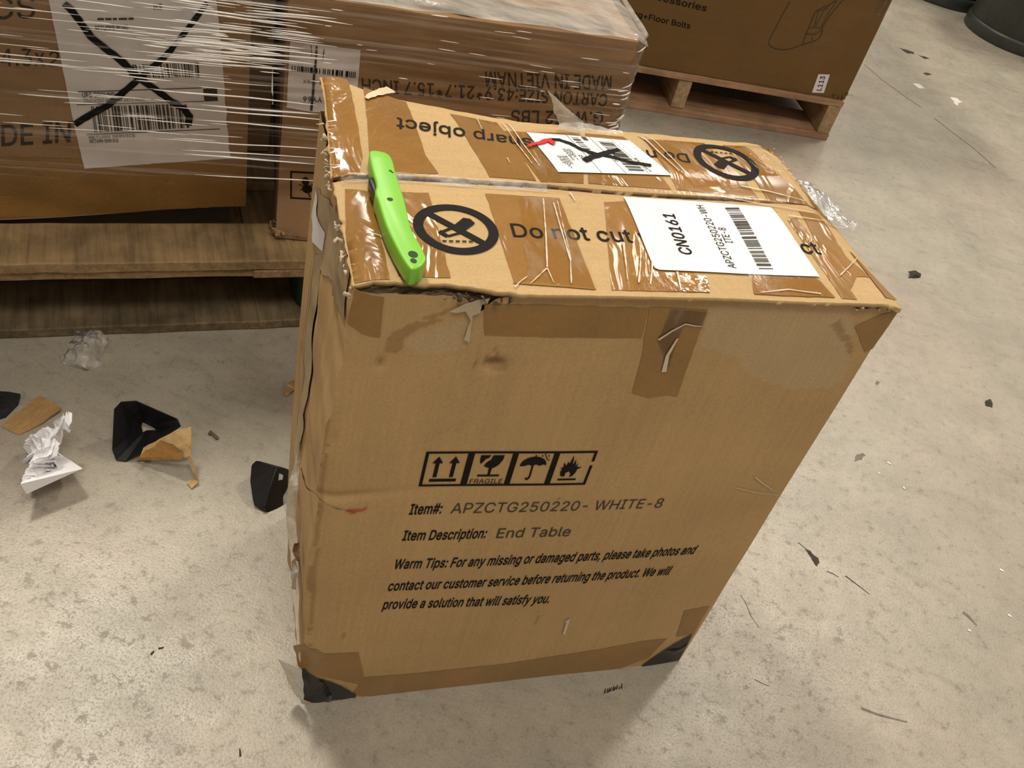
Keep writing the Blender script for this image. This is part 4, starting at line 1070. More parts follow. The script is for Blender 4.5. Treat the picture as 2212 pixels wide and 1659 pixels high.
# outline in the knife frame: x from nose to butt, y to the viewer's right (+) / left (-)
KOUT = [p[:2] for p in [(0.0275, 0.1582, 0.5980), (0.0302, 0.1614, 0.5980), (0.0360, 0.1614, 0.5980), (0.0423, 0.1593, 0.5980), (0.0454, 0.1539, 0.5980), (0.0461, 0.1453, 0.5980), (0.0456, 0.1319, 0.5980), (0.0459, 0.1114, 0.5980), (0.0467, 0.0949, 0.5980), (0.0463, 0.0757, 0.5980), (0.0455, 0.0571, 0.5980), (0.0463, 0.0422, 0.5980), (0.0493, 0.0307, 0.5980), (0.0504, 0.0210, 0.5980), (0.0509, 0.0154, 0.5980), (0.0501, 0.0109, 0.5980), (0.0467, 0.0052, 0.5980), (0.0419, 0.0007, 0.5980), (0.0383, -0.0006, 0.5980), (0.0365, 0.0010, 0.5980), (0.0334, 0.0112, 0.5980), (0.0301, 0.0295, 0.5980), (0.0271, 0.0497, 0.5980), (0.0259, 0.0690, 0.5980), (0.0255, 0.0865, 0.5980), (0.0245, 0.0954, 0.5980), (0.0252, 0.1007, 0.5980), (0.0272, 0.1075, 0.5980), (0.0273, 0.1162, 0.5980), (0.0269, 0.1250, 0.5980), (0.0268, 0.1437, 0.5980)]]
KL = (kb - ka).length
kd = (kb - ka) / KL
TOPL = Matrix.Translation((-0.1254, 0.5269, 0.0)) @ Matrix.Rotation(0.4291, 4, 'Z')
kz = max(top_z(p[0], p[1]) for p in KOUT) + 0.0026
kw = TOPL @ Vector((ka.x, ka.y, kz))
kang = math.atan2(kd.y, kd.x) + 0.4291
knife = thing('utility_knife', 'lime green plastic utility knife lying on the carton lid', 'knife', kw, kang)
def kloc(p):
    q = Vector(p) - ka
    return (q.x * kd.x + q.y * kd.y, -q.x * kd.y + q.y * kd.x)
ko = [kloc(p) for p in KOUT]
def extrude_outline(pts, z0, z1, m, name, parent, bevel, segs=4):
    bm = bmesh.new()
    lo = [bm.verts.new((x, y, z0)) for x, y in pts]
    f = bm.faces.new(lo)
    r = bmesh.ops.extrude_face_region(bm, geom=[f])
    for v in r['geom']:
        if isinstance(v, bmesh.types.BMVert):
            v.co.z = z1
    bmesh.ops.recalc_face_normals(bm, faces=bm.faces[:])
    if bevel:
        es = [e for e in bm.edges if e.is_manifold and abs(e.verts[0].co.z - e.verts[1].co.z) < 1e-7]
        bmesh.ops.bevel(bm, geom=es, offset=bevel, segments=segs, profile=0.5, affect='EDGES', clamp_overlap=True)
    o = bm_obj(name, bm, m, parent, True)
    return o
def smooth_loop(pts, n=3):
    for _ in range(n):
        out = []
        for i in range(len(pts)):
            a, b = Vector(pts[i]), Vector(pts[(i + 1) % len(pts)])
            out.append(tuple(a * .75 + b * .25))
            out.append(tuple(a * .25 + b * .75))
        pts = out
    return pts
hd = extrude_outline(smooth_loop(ko, 2), 0.0, 0.0155, M['green'], 'handle', knife, 0.0035)
sl = extrude_outline(smooth_loop([kloc(p[:2]) for p in [(0.0228, 0.1229, 0.5960), (0.0268, 0.1247, 0.5960), (0.0276, 0.1173, 0.5960), (0.0284, 0.1094, 0.5960), (0.0270, 0.1013, 0.5960), (0.0251, 0.0979, 0.5960), (0.0249, 0.1024, 0.5960), (0.0237, 0.1129, 0.5960)]], 1), 0.003, 0.0125, M['black'], 'blade_slider', knife, 0.0012, 2)
def khole(p, rx, ry, name='screw_hole'):
    c = kloc(p)
    mesh(name, [(c[0] + rx * math.cos(2 * PI * k / 24), c[1] + ry * math.sin(2 * PI * k / 24), 0.01566) for k in range(24)], [tuple(range(24))], M['green_in'], hd)

KH = [(0.0350, 0.0883, 0.6050), (0.0415, 0.0172, 0.6050), (0.0406, 0.0094, 0.6050)]
khole(KH[0][:2], 0.0024, 0.0024)
khole(KH[1][:2], 0.0042, 0.0036, 'lanyard_hole')
khole(KH[2][:2], 0.0030, 0.0024, 'lanyard_hole')
sg = [(0.0408, 0.1311, 0.6050), (0.0423, 0.1285, 0.6050), (0.0436, 0.1273, 0.6050)]
sp_ = stroke([kloc(p[:2]) for p in sg], 0.0022, 0.0012)
mesh('blade_notch', [(x, y, 0.01567) for x, y in sp_], [tuple(range(len(sp_)))], M['green_in'], hd)

# ------------------------------------------------------------------ generic carton on a pallet
def box_carton(root, w, d, z0, z1, m, y0=0.0, x0=0.0, seed=0, bottom=None, name='carton_body'):
    """closed carton shell in the root's frame, front at y0"""
    vs, fs = [], []
    def add(fn, nu, nv):
        b = len(vs)
        v, f, _ = grid(fn, nu, nv)
        vs.extend(v)
        fs.extend(tuple(i + b for i in q) for q in f)
    zb = bottom or (lambda x: z0)
    def off(x, z):
        t = (x - x0) / w
        return 0.003 * n1(x * 7 + seed, z * 7, seed) + 0.004 * math.sin(PI * max(0, min(1, t)))
    def P(x, y, z):
        return (x, y, z)
    add(lambda a, b: (x0 + w * a, y0 - off(x0 + w * a, z0 + (z1 - z0) * b), zb(x0 + w * a) * (1 - b) + z1 * b), 48, 32)
    add(lambda a, b: (x0 + 0.003 * math.sin(PI * b) * n1(b * 5, a * 4, seed), y0 + d * (1 - a) - off(x0, z0 + (z1 - z0) * b) * a, zb(x0) * (1 - b) + z1 * b), 24, 24)
    add(lambda a, b: (x0 + w, y0 + d * a - off(x0 + w, z0 + (z1 - z0) * b) * (1 - a), zb(x0 + w) * (1 - b) + z1 * b), 24, 24)
    add(lambda a, b: (x0 + w * (1 - a), y0 + d, z0 * (1 - b) + z1 * b), 8, 8)
    add(lambda a, b: (x0 + w * a, y0 + d * b - off(x0 + w * a, z1) * (1 - b), z1 + 0.006 * n1(a * 4, b * 4, seed) * math.sin(PI * a) * math.sin(PI * b)), 30, 30)
    add(lambda a, b: (x0 + w * (1 - a), y0 + d * b, zb(x0 + w * (1 - a)) if b == 0 else z0), 12, 4)
    o = mesh(name, vs, fs, m, root, True)
    return o, (lambda x, z, e=0.0: (x, y0 - off(x, z) - e, z))

def fr0(o, a, p):
    return (o[0] + p[0] * math.cos(a) - p[1] * math.sin(a), o[1] + p[0] * math.sin(a) + p[1] * math.cos(a))

# ------------------------------------------------------------------ left pallet
pal = thing('wooden_pallet', 'worn brown wooden pallet under the stretch-wrapped cartons at left', 'pallet', (-0.5626, 1.0192, 0.0), 0.5050)
X0, X1 = -0.78, 0.262
MW, MY = M['wood'], M['wood_y']
board('deck_board', (X0, 0.000, 0.116), (X1, 0.098, 0.134), MW, pal, 0.0016, 1)
for k in range(1, 6):
    board('deck_board', (X0, 0.215 + 0.150 * (k - 1), 0.116), (X1, 0.335 + 0.150 * (k - 1), 0.133), MW, pal, 0.0012, 1 + k)
for k, (a, b) in enumerate(((-0.78, -0.68), (-0.31, -0.21), (0.165, X1))):
    board('stringer_board', (a, 0.0, 0.101), (b, 0.93, 0.116), MY, pal, 0.001, 10 + k)
board('lead_board', (X0 + 0.002, 0.004, 0.1015), (X1 - 0.002, 0.126, 0.1155), MW, pal, 0.0016, 30)
for k, (a, b) in enumerate(((-0.78, -0.66), (-0.32, -0.20), (0.15, X1))):
    for j, y in enumerate((0.13, 0.42, 0.80)):
        bk = board('block', (a + .004, y, 0.017), (b - .004, y + 0.11, 0.101), MY, pal, 0.001, 40 + 3 * k + j)
board('bottom_board', (X0, 0.001, 0.0), (X1, 0.115, 0.0165), M['wood_grey'], pal, 0.0018, 60)
board('bottom_board', (X0, 0.42, 0.0), (X1, 0.53, 0.0165), MW, pal, 0.0015, 61)
board('bottom_board', (X0, 0.80, 0.0), (X1, 0.92, 0.0165), MW, pal, 0.0015, 62)
gb = extrude_outline(smooth_loop([(0.236, 0.03), (0.262, 0.03), (0.262, 0.128), (0.236, 0.128)], 2), 0.017, 0.1012, M['green_paint'], 'corner_block', pal, 0.004, 2)
gb['label'] = 'dark green painted corner block'

# left carton with the crossed-out delivery label
cl_ = thing('large_carton', 'tall brown carton with crossed-out white delivery label under stretch wrap', 'cardboard box', (-0.6182, 1.1198, 0.0), 0.5600)
LW = 0.95
lbody, on_l = box_carton(cl_, LW, 0.62, 0.136, 0.86, M['card_dark'], 0.0, 0.167 - LW, 3, lambda x: 0.136 + 0.012 * sm01((x + 0.18) / 0.34))
for t in (('DE IN', *[(-0.1571, 0.2543), (-0.0719, 0.2611), (-0.1538, 0.2847)], 0.012), ('MA', *[(-0.2030, 0.2500), (-0.1633, 0.2536), (-0.1995, 0.2807)], 0.012), ('4.3x', *[(-0.1430, 0.3683), (-0.0922, 0.3710), (-0.1411, 0.3912)], 0.004), ('2', *[(-0.0885, 0.3705), (-0.0765, 0.3703), (-0.0853, 0.3907)], 0.004), ('SPECS', *[(-0.2163, 0.4220), (-0.0967, 0.4337), (-0.2141, 0.4492)], 0.004)):
    lettering('printed_lettering', [t], on_l, M['ink_soft'], lbody)
decal('packing_tape', [ragged([(-0.1833, 0.2360), (-0.1610, 0.2374), (-0.0517, 0.2343), (0.1649, 0.2212), (0.1667, 0.1488), (-0.1736, 0.1390), (-0.1969, 0.1382)], 0.001, 0.01, 1)], on_l, M['tape_front'], cl_, 0.03, 0.0006)
dlab = decal('delivery_label', [ragged([(-0.0795, 0.4593), (0.1207, 0.4727), (0.1257, 0.4316), (0.1283, 0.3992), (0.1325, 0.3518), (0.1341, 0.3222), (0.1368, 0.3093), (0.1357, 0.2931), (0.1392, 0.2723), (0.1401, 0.2510), (0.1437, 0.2324), (-0.0577, 0.2187), (-0.0652, 0.2845), (-0.0705, 0.3519), (-0.0750, 0.4085)], 0.0004, 0.006, 2)], on_l, M['paper_dull'], cl_, 0.02, 0.0012)
LQ = [(-0.0798, 0.4558), (0.1207, 0.4690), (0.1444, 0.2324), (-0.0577, 0.2187)]
def lq(pts):
    return [bil(LQ, x, y) for x, y in pts]
def lqr(x0, y0, x1, y1):
    return lq([(x0, y0), (x1, y0), (x1, y1), (x0, y1)])
ln = [stroke([(-0.0252, 0.4367), (-0.0175, 0.4372)], 0.0026), stroke([(-0.0159, 0.4373), (-0.0087, 0.4377)], 0.0026), stroke([(-0.0071, 0.4378), (-0.0021, 0.4381)], 0.0026), stroke([(0.0001, 0.4382), (0.0101, 0.4388)], 0.0026), stroke([(0.0118, 0.4389), (0.0180, 0.4393)], 0.0026), stroke([(-0.0562, 0.3365), (0.1019, 0.3453)], 0.0011), stroke([(-0.0595, 0.3177), (0.1049, 0.3251)], 0.0009), stroke([(-0.0511, 0.2727), (0.1273, 0.2819)], 0.0011), [(0.1038, 0.3440), (0.1225, 0.3459), (0.1238, 0.3262), (0.1056, 0.3251)]]
decal('printed_lines', ln, on_l, M['ink_soft'], dlab, 0.05, 0.0020)
decal('barcode', bars([(0.0057, 0.3762), (0.0991, 0.3820), (0.1002, 0.3611), (0.0093, 0.3579)], 90, 21), on_l, M['ink_soft'], dlab, 0.05, 0.0020)
decal('barcode', bars([(-0.0420, 0.3153), (0.0843, 0.3210), (0.0876, 0.2836), (-0.0402, 0.2764)], 120, 22), on_l, M['ink_soft'], dlab, 0.05, 0.0020)
lettering('printed_lettering', [('UPS GROUND', *[(-0.0512, 0.3287), (-0.0108, 0.3304), (-0.0518, 0.3353)], 0.012), ('TRACKING #: 1Z 4M 6872 4900', *[(-0.0507, 0.3213), (0.0266, 0.3245), (-0.0509, 0.3260)], 0.0),
                                ('RS', *[(0.0432, 0.4524), (0.0535, 0.4536), (0.0429, 0.4596)], 0.01),
                                ('RETURN SERVICE', *[(-0.0473, 0.2599), (-0.0103, 0.2608), (-0.0476, 0.2649)], 0.008), ('RETURN SERVICE', *[(-0.0480, 0.2663), (0.0120, 0.2690), (-0.0483, 0.2706)], 0.006), ('RETURNS ROAD', *[(-0.0285, 0.4213), (0.0111, 0.4247), (-0.0291, 0.4274)], 0.012)], on_l, M['ink_soft'], dlab, 0.0022)
decal('marker_scribble', [ragged(stroke([(-0.0622, 0.4546), (-0.0554, 0.4480), (-0.0470, 0.4342), (-0.0346, 0.4130), (-0.0180, 0.3976), (0.0002, 0.3818), (0.0210, 0.3576), (0.0381, 0.3447), (0.0616, 0.3247), (0.0774, 0.3138), (0.0847, 0.3025), (0.0832, 0.2880)], 0.0085, 0.010), 0.0008, 0.006, 3),
                          ragged(stroke([(0.1090, 0.4670), (0.0995, 0.4503), (0.0865, 0.4320), (0.0708, 0.4095), (0.0526, 0.3866), (0.0344, 0.3714), (0.0185, 0.3549), (0.0001, 0.3382), (-0.0210, 0.3172), (-0.0428, 0.3043), (-0.0648, 0.2887)], 0.0065, 0.0095), 0.0008, 0.006, 4)], on_l, M['marker'], dlab, 0.05, 0.0028)

gap_filler = thing('large_carton', 'added filler carton that keeps dark the gap between the tall carton and the upside-down carton', 'cardboard box', (-0.4113, 1.1665, 0.0), 0.3800)  # carton added behind the gap so it renders dark
box_carton(gap_filler, 0.060, 0.34, 0.1365, 0.80, M['card_dark'], 0.255, -0.069, 5)

# middle carton, upside down, printed in black
cm = thing('upside_down_carton', 'brown carton with upside-down black carton size print, beside the tall carton', 'cardboard box', (-0.4113, 1.1665, 0.0), 0.3800)
MWD = 0.483
mbody, on_m = box_carton(cm, MWD, 0.62, 0.1365, 0.512, M['card_dark'], 0.0, 0.0, 8)
for t in (('MADE IN VIETNAM', *[(0.4576, 0.4579), (0.2710, 0.4429), (0.4632, 0.4369)], 0.010), ('CARTON SIZE:43.9*21.7*15.7 INCH', *[(0.4602, 0.4300), (0.1024, 0.4115), (0.4628, 0.4111)], 0.010), ('G.W.:52 LBS', *[(0.4619, 0.4020), (0.3212, 0.3893), (0.4655, 0.3819)], 0.010)):
    lettering('printed_lettering', [t], on_m, M['ink_soft'], mbody)
mlab = decal('stock_label', [ragged([(0.0048, 0.4507), (0.0970, 0.4513), (0.0991, 0.3632), (0.0847, 0.3587), (0.0498, 0.3546), (0.0404, 0.3535), (0.0050, 0.3557)], 0.0004, 0.006, 5)], on_m, M['paper_dull'], cm, 0.02, 0.0014)
decal('barcode', bars([(0.0084, 0.4177), (0.0934, 0.4198), (0.0936, 0.4111), (0.0089, 0.4098)], 70, 31), on_m, M['ink'], mlab, 0.05, 0.0022)
decal('printed_lines', [stroke([(0.0391, 0.4489), (0.0394, 0.4282), (0.0386, 0.4049), (0.0391, 0.3812), (0.0383, 0.3561)], 0.0026, 0.0035), stroke([(0.0490, 0.4463), (0.0485, 0.4294)], 0.0016, 0.0006), stroke([(0.0318, 0.4492), (0.0345, 0.4289)], 0.001, 0.0006)], on_m, M['ink_soft'], mlab, 0.05, 0.0024)
lettering('printed_lettering', [('XLYO 2KKX', *[(0.0643, 0.4021), (0.0248, 0.3998), (0.0641, 0.3973)], 0.006), ('YY66', *[(0.0519, 0.3779), (0.0263, 0.3756), (0.0518, 0.3703)], 0.01)], on_m, M['ink_soft'], mlab, 0.0024)
# insect pictogram in a square frame near the base
FQ = [(0.0155, 0.2555), (0.0637, 0.2589), (0.0675, 0.2114), (0.0181, 0.2084)]
def fq(pts):
    return [bil(FQ, x, y) for x, y in pts]
decal('handling_symbols', [fq([(0, 0), (1, 0), (1, .06), (0, .06)]), fq([(0, .94), (1, .94), (1, 1), (0, 1)]), fq([(0, 0), (.05, 0), (.05, 1), (0, 1)]), fq([(.95, 0), (1, 0), (1, 1), (.95, 1)]),
                           fq([(.45 + .11 * math.cos(a), .34 + .15 * math.sin(a)) for a in [2 * PI * k / 20 for k in range(20)]]),
                           fq([(.50 + .15 * math.cos(a), .62 + .15 * math.sin(a)) for a in [2 * PI * k / 20 for k in range(20)]]),
                           fq([(.44, .44), (.52, .44), (.54, .52), (.44, .52)]), fq([(.25, .46), (.46, .52), (.46, .54), (.25, .49)]), fq([(.72, .42), (.55, .50), (.55, .53), (.72, .45)]),
                           fq([(.3, .66), (.4, .6), (.4, .63), (.3, .69)]), fq([(.52, .78), (.56, .78), (.60, .90), (.56, .90)])], on_m, M['ink'], mbody, 0.05, 0.0006)
# grimy crushed corner at its foot
fluff('torn_edge', [(-0.004, 0.03, 0.150), (0.0, -0.003, 0.150), (0.06, -0.004, 0.147)], 10, 0.008, M['card_dark'], cm, 40)
decal('clear_tape', [ragged([(0.0000, 0.1495), (0.0306, 0.1453), (0.0659, 0.1414), (0.0665, 0.1344), (0.0312, 0.1350), (0.0006, 0.1376)], 0.001, 0.006, 44)], lambda x, z, e=0.0: on_m(x, max(z, 0.1385), e), M['sidefilm'], cm, 0.01, 0.0012)
# dirt and clear tape on its top
tv, tf, _ = grid(lambda a, b: (0.02 + 0.43 * a, 0.012 + 0.05 * b + 0.015 * n1(a * 9, 4), 0.5165 + 0.002 * n1(a * 12, b * 4)), 40, 4)
mesh('packing_tape', tv, tf, M['core'], cm, True)

# ------------------------------------------------------------------ stretch wrap round both cartons
def fr(o, a, p):
    return Vector((o[0] + p[0] * math.cos(a) - p[1] * math.sin(a), o[1] + p[0] * math.sin(a) + p[1] * math.cos(a)))
LO, LA, MO, MA = (-0.6182, 1.1198, 0.0), 0.5600, (-0.4113, 1.1665, 0.0), 0.3800
_a, _b = fr(LO, LA, (-0.30, -0.013)), fr(MO, MA, (0.01, -0.013))
plan = [fr(LO, LA, (-0.80, -0.012)), fr(LO, LA, (-0.42, -0.012)), _a.lerp(_b, 0.04), _a.lerp(_b, 0.6),
        fr(MO, MA, (0.01, -0.013)), fr(MO, MA, (0.10, -0.012)), fr(MO, MA, (0.30, -0.012)), fr(MO, MA, (0.462, -0.012)),
        fr(MO, MA, (0.482, -0.011)), fr(MO, MA, (0.493, -0.002)), fr(MO, MA, (0.496, 0.03)), fr(MO, MA, (0.497, 0.3)), fr(MO, MA, (0.495, 0.6))]
cum = [0.0]
for a, b in zip(plan[:-1], plan[1:]):
    cum.append(cum[-1] + (b - a).length)
def wrap_at(s):
    for k in range(len(plan) - 1):
        if s <= cum[k + 1] or k == len(plan) - 2:
            t = (s - cum[k]) / (cum[k + 1] - cum[k])
            d = (plan[k + 1] - plan[k]).normalized()
            return plan[k].lerp(plan[k + 1], t), Vector((d.y, -d.x))
SM = cum[4]                        # where the wrap meets the middle carton
SE = cum[-1]
SR = cum[8]
def wrap_top(s):
    t = sm01((s - cum[3]) / (cum[4] - cum[3]))
    return 0.875 * (1 - t) + 0.524 * t
def wrap_fn(a, b):
    s = SE * a
    p, nn = wrap_at(s)
    z0 = 0.232 + 0.01 * math.sin(s * 7)
    if s > cum[6]:
        z0 -= 0.08 * sm01((s - cum[6]) / 0.2)
    z = z0 + (wrap_top(s) - z0) * b
    w_ = 0.0022 * n1(s * 4, z * 75, 3) + 0.0012 * n1(s * 14, z * 140, 5)
    q = p + nn * w_
    return (q.x, q.y, z)
wv, wf, wu = grid(wrap_fn, 220, 170)
wu = [(u * SE, v[2]) for (u, _), v in zip(wu, wv)]
M['wrap'] = film_mat('stretch_wrap_film', (0.85, 0.80, 0.77), 0.0, 0.42, 1.0, (2.2, 95, 1), 'UV', 0.12, 0.35, 0.52, 0.82, 0.003)  # whitish streaks in the mix paint highlights into the film
M['wrap_top'] = film_mat('milky_wrap_film', (0.62, 0.57, 0.51), 0.25, 0.75, 11.0, (1.0, 2.5, 1), 'Object', 0.14, 0.6, 0.35, 0.75, 0.005)
M['pleat'] = plain('wrap_pleat_glint', (0.95, 0.92, 0.89), 0.20, 0.9, 0.08, 60.0)  # white base stands in for lamp glints on the folds
wrap = thing('stretch_wrap', 'clear stretch wrap pulled in shiny horizontal bands round the left cartons', 'plastic wrap', (*fr(LO, LA, (0, -0.02)), 0.23))
WI = Vector(wrap.location)
def wl(p):
    return tuple(Vector(p) - WI)
mesh('wrap_sheet', [wl(p) for p in wv], wf, M['wrap'], wrap, True, wu)
# film folded over the top of the middle carton
def topf(a, b):
    x = -0.02 + 0.515 * a
    y = -0.010 + 0.62 * b
    e = min(1, b / 0.02)
    p = fr(MO, MA, (x, y))
    z = 0.523 + 0.004 * n1(x * 16, y * 16, 2) - 0.004 * (1 - e) - 0.008 * max(0, (a - 0.97) / 0.03)
    return wl((p.x, p.y, z))
v, f, uv = grid(topf, 60, 60)
mesh('wrap_top_sheet', v, f, M['wrap_top'], wrap, True, uv)
# roped pleats, coloured white to stand for glints off the clear film
rr = random.Random(77)
def pleat(vs, fs, s0, s1, z0, slope, r, seed):
    n = max(6, int((s1 - s0) / 0.02))
    b = len(vs)
    K = 5
    for i in range(n + 1):
        t = i / n
        s = s0 + (s1 - s0) * t
        p, nn = wrap_at(s)
        z = z0 + slope * (s - s0) + 0.0018 * n1(s * 9, seed)
        rad = r * math.sin(PI * min(1, max(0, t)) ) ** 0.5 * (0.6 + 0.7 * abs(n1(s * 22, seed + 3))) + 0.00012
        p = p + nn * (0.002 + 0.0008 * n1(s * 12, seed))
        for k in range(K):
            a = 2 * PI * k / K
            vs.append(wl((p.x + nn.x * rad * 1.5 * math.cos(a), p.y + nn.y * rad * 1.5 * math.cos(a), z + rad * math.sin(a))))
    for i in range(n):
        for k in range(K):
            fs.append((b + i * K + k, b + i * K + (k + 1) % K, b + (i + 1) * K + (k + 1) % K, b + (i + 1) * K + k))
PLEATS = []
def bunch(n, s0, s1, za, zb, l0, l1, r0, r1, sl0=-0.03, sl1=0.03):
    for _ in range(n):
        a = rr.uniform(s0, s1)
        PLEATS.append((a, a + rr.uniform(l0, l1), rr.uniform(za, zb), rr.uniform(sl0, sl1), rr.uniform(r0, r1)))
SL = cum[2]
bunch(70, SL, SM - 0.05, 0.385, 0.54, 0.02, 0.14, 0.0004, 0.0011)
bunch(60, SM - 0.20, SM - 0.02, 0.40, 0.50, 0.02, 0.12, 0.0005, 0.0014)
bunch(34, SM - 0.16, SM - 0.04, 0.415, 0.445, 0.02, 0.10, 0.0007, 0.0018)
bunch(30, SL, SM - 0.1, 0.30, 0.40, 0.02, 0.10, 0.0003, 0.0007)
bunch(14, cum[1], SL + 0.05, 0.36, 0.54, 0.03, 0.15, 0.0004, 0.0010)
for z in (0.372, 0.356, 0.349, 0.333, 0.300, 0.286, 0.280, 0.248):
    PLEATS.append((SM - rr.uniform(0.10, 0.18), SM + rr.uniform(0.03, 0.10), z, rr.uniform(-0.01, 0.02), rr.uniform(0.0008, 0.0015)))
bunch(40, SM, SR - 0.03, 0.37, 0.52, 0.006, 0.035, 0.0003, 0.0008)
bunch(22, SR - 0.02, SR + 0.005, 0.26, 0.51, 0.008, 0.022, 0.0005, 0.0013, -0.3, 0.5)
vs_, fs_ = [], []
for k, (a, b, z, sl_, r) in enumerate(PLEATS):
    pleat(vs_, fs_, a, min(b, SE), z, sl_, r, k)
mesh('wrap_pleat_glints', vs_, fs_, M['pleat'], wrap, True)['kind'] = 'stuff'

# ------------------------------------------------------------------ right pallet and carton
pr = thing('wooden_pallet', 'pale wooden pallet with open fork slots behind the carton at upper right', 'pallet', (0.6187, 2.4514, 0.0), 0.2800)
X0, X1 = -0.90, 0.004
for k in range(6):
    board('deck_board', (X0, 0.0 + k * 0.185, 0.0945), (X1, 0.12 + k * 0.185, 0.110), M['wood_r'], pr, 0.0008, 100 + k, 0.0015)
for k, x in enumerate((-0.90, -0.445, -0.034)):
    board('stringer', (x, 0.004 if k < 2 else 0.0, 0.0185), (x + 0.036, 1.04, 0.094), M['wood_ry'], pr, 0.0008, 110 + k, 0.0015)
for k in range(3):
    board('bottom_board', (X0, 0.0 + k * 0.46, 0.0), (X1, 0.125 + k * 0.46, 0.018), M['wood_r'], pr, 0.0008, 120 + k, 0.0015)
cr = thing('fixture_carton', 'dull brown carton printed with floor bolts text and a fixture outline, on the right pallet', 'cardboard box', (0.6187, 2.4514, 0.0), 0.2800)
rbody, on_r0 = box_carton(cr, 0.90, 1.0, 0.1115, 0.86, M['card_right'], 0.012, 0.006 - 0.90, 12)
on_r = on_r0
lettering('printed_lettering', [('Wax Ring+Floor Bolts', *[(-0.6792, 0.2264), (-0.4630, 0.2200), (-0.6807, 0.2394)], 0.012)], on_r, M['ink'], rbody)
lettering('printed_lettering', [('Accessories', *[(-0.6028, 0.2732), (-0.4382, 0.2664), (-0.6041, 0.2881)], 0.012)], on_r, M['ink'], rbody)
OUTL = [(-0.2439, 0.3249), (-0.2491, 0.2925), (-0.2560, 0.2288), (-0.2537, 0.2174), (-0.2462, 0.2116), (-0.2299, 0.2085), (-0.2104, 0.2096), (-0.1950, 0.2147), (-0.1651, 0.2319), (-0.1394, 0.2471), (-0.1320, 0.2555), (-0.1333, 0.2717), (-0.1374, 0.2803), (-0.1324, 0.3065), (-0.1214, 0.3403), (-0.1164, 0.3502)]
lines = [stroke(OUTL, 0.0022), stroke([(-0.1686, 0.2313), (-0.1711, 0.2696), (-0.1716, 0.3109), (-0.1665, 0.3186), (-0.1454, 0.3337), (-0.1322, 0.3473)], 0.0022), stroke([(-0.1742, 0.2574), (-0.1570, 0.2581), (-0.1441, 0.2627), (-0.1365, 0.2758)], 0.0018),
         stroke([(-0.1720, 0.2718), (-0.1558, 0.2770), (-0.1410, 0.2773), (-0.1390, 0.3099), (-0.1299, 0.3477)], 0.0016), stroke([(-0.1591, 0.2787), (-0.1644, 0.3167)], 0.0016), stroke([(-0.1691, 0.3136), (-0.1437, 0.3250)], 0.0014), stroke([(-0.1555, 0.2817), (-0.1518, 0.3213), (-0.1380, 0.3440)], 0.0014)]
lines.append([tuple(Vector([(-0.1518, 0.2496), (-0.1518, 0.2496)][0]) + Vector((0.0022 * math.cos(a), 0.0022 * math.sin(a)))) for a in [2 * PI * k / 12 for k in range(12)]])
decal('printed_outline', lines, on_r, M['ink_soft'], rbody, 0.05, 0.0008)
rl = decal('lot_label', [[(-0.0952, 0.1662), (-0.0647, 0.1702), (-0.0582, 0.1208), (-0.0903, 0.1165)]], on_r, M['paper_dull'], cr, 0.05, 0.0010)
lettering('printed_lettering', [('L113', *[(-0.0683, 0.1254), (-0.0745, 0.1636), (-0.0810, 0.1245)], 0.01)], on_r, M['ink'], rl, 0.0016)
decal('clear_tape', [ragged([(-0.0308, 0.3768), (0.0056, 0.3834), (0.0102, 0.3275), (-0.0207, 0.3334)], 0.001, 0.01, 3)], on_r, M['sidefilm'], cr, 0.02, 0.0012)
fluff('torn_edge', [(-0.05, 0.010, 0.119), (0.002, 0.010, 0.120), (0.004, 0.012, 0.13)], 8, 0.006, M['card_right'], cr, 61)

# ------------------------------------------------------------------ bins at the upper right
def make_bin(label, loc, r0, r1, hgt):
    t = thing('trash_bin', label, 'bin', loc)
    def lathe(name, prof, m, seg=64):
        vs, fs = [], []
        for (r, z) in prof:
            for k in range(seg):
                a = 2 * PI * k / seg
                vs.append((r * math.cos(a), r * math.sin(a), z))
        for j in range(len(prof) - 1):
            for k in range(seg):
                fs.append((j * seg + k, j * seg + (k + 1) % seg, (j + 1) * seg + (k + 1) % seg, (j + 1) * seg + k))
        return mesh(name, vs, fs, m, t, True)
    lathe('bin_body', [(0.0, 0.02), (r0 - .012, 0.02), (r0 - .004, 0.045), (r0 + (r1 - r0) * .3, hgt * .3), (r0 + (r1 - r0) * .6, hgt * .6), (r1, hgt), (r1 - .006, hgt), (r0 + (r1 - r0) * .5 - .006, hgt * .5), (r0 - .01, .05), (0, 0.05)], M['bin'])
    lathe('base_rim', [(r0 - .02, 0.0), (r0 + .002, 0.0), (r0 + .004, 0.006), (r0 + .004, 0.036), (r0, 0.046), (r0 - .01, 0.046)], M['bin'])
    lathe('top_rim', [(r1 - .006, hgt - .03), (r1 + .003, hgt - .03), (r1 + .004, hgt - .01), (r1 + .003, hgt + .008), (r1 - .004, hgt + .006), (r1 - .008, hgt - .01)], M['bin'])
    return t
make_bin('dark grey round bin, nearer one at the upper right corner', (1.480, 3.890, 0), 0.205, 0.205, 0.72)
make_bin('dark grey round bin, farther one left of the other bin', (1.2236, 4.238, 0), 0.212, 0.205, 0.72)

# ------------------------------------------------------------------ litter on the floor
def solid(name, label, cat, rows, m, t, amp=0.001, seed=0, sub=4, group=None):
    """a bent scrap given by rows of world points; becomes one thick mesh with its own origin"""
    c = Vector((0, 0, 0))
    n = 0
    for r in rows:
        for p in r:
            c += Vector(p)
            n += 1
    c /= n
    c.z = min(p[2] for r in rows for p in r)
    o = cling(name, [[tuple(Vector(p) - c) for p in r] for r in rows], m, None, amp, seed, sub)
    o.location = c
    if t:
        add_mod_solid(o, t, 1.0)
    tag(o, label, cat, group)
    return o

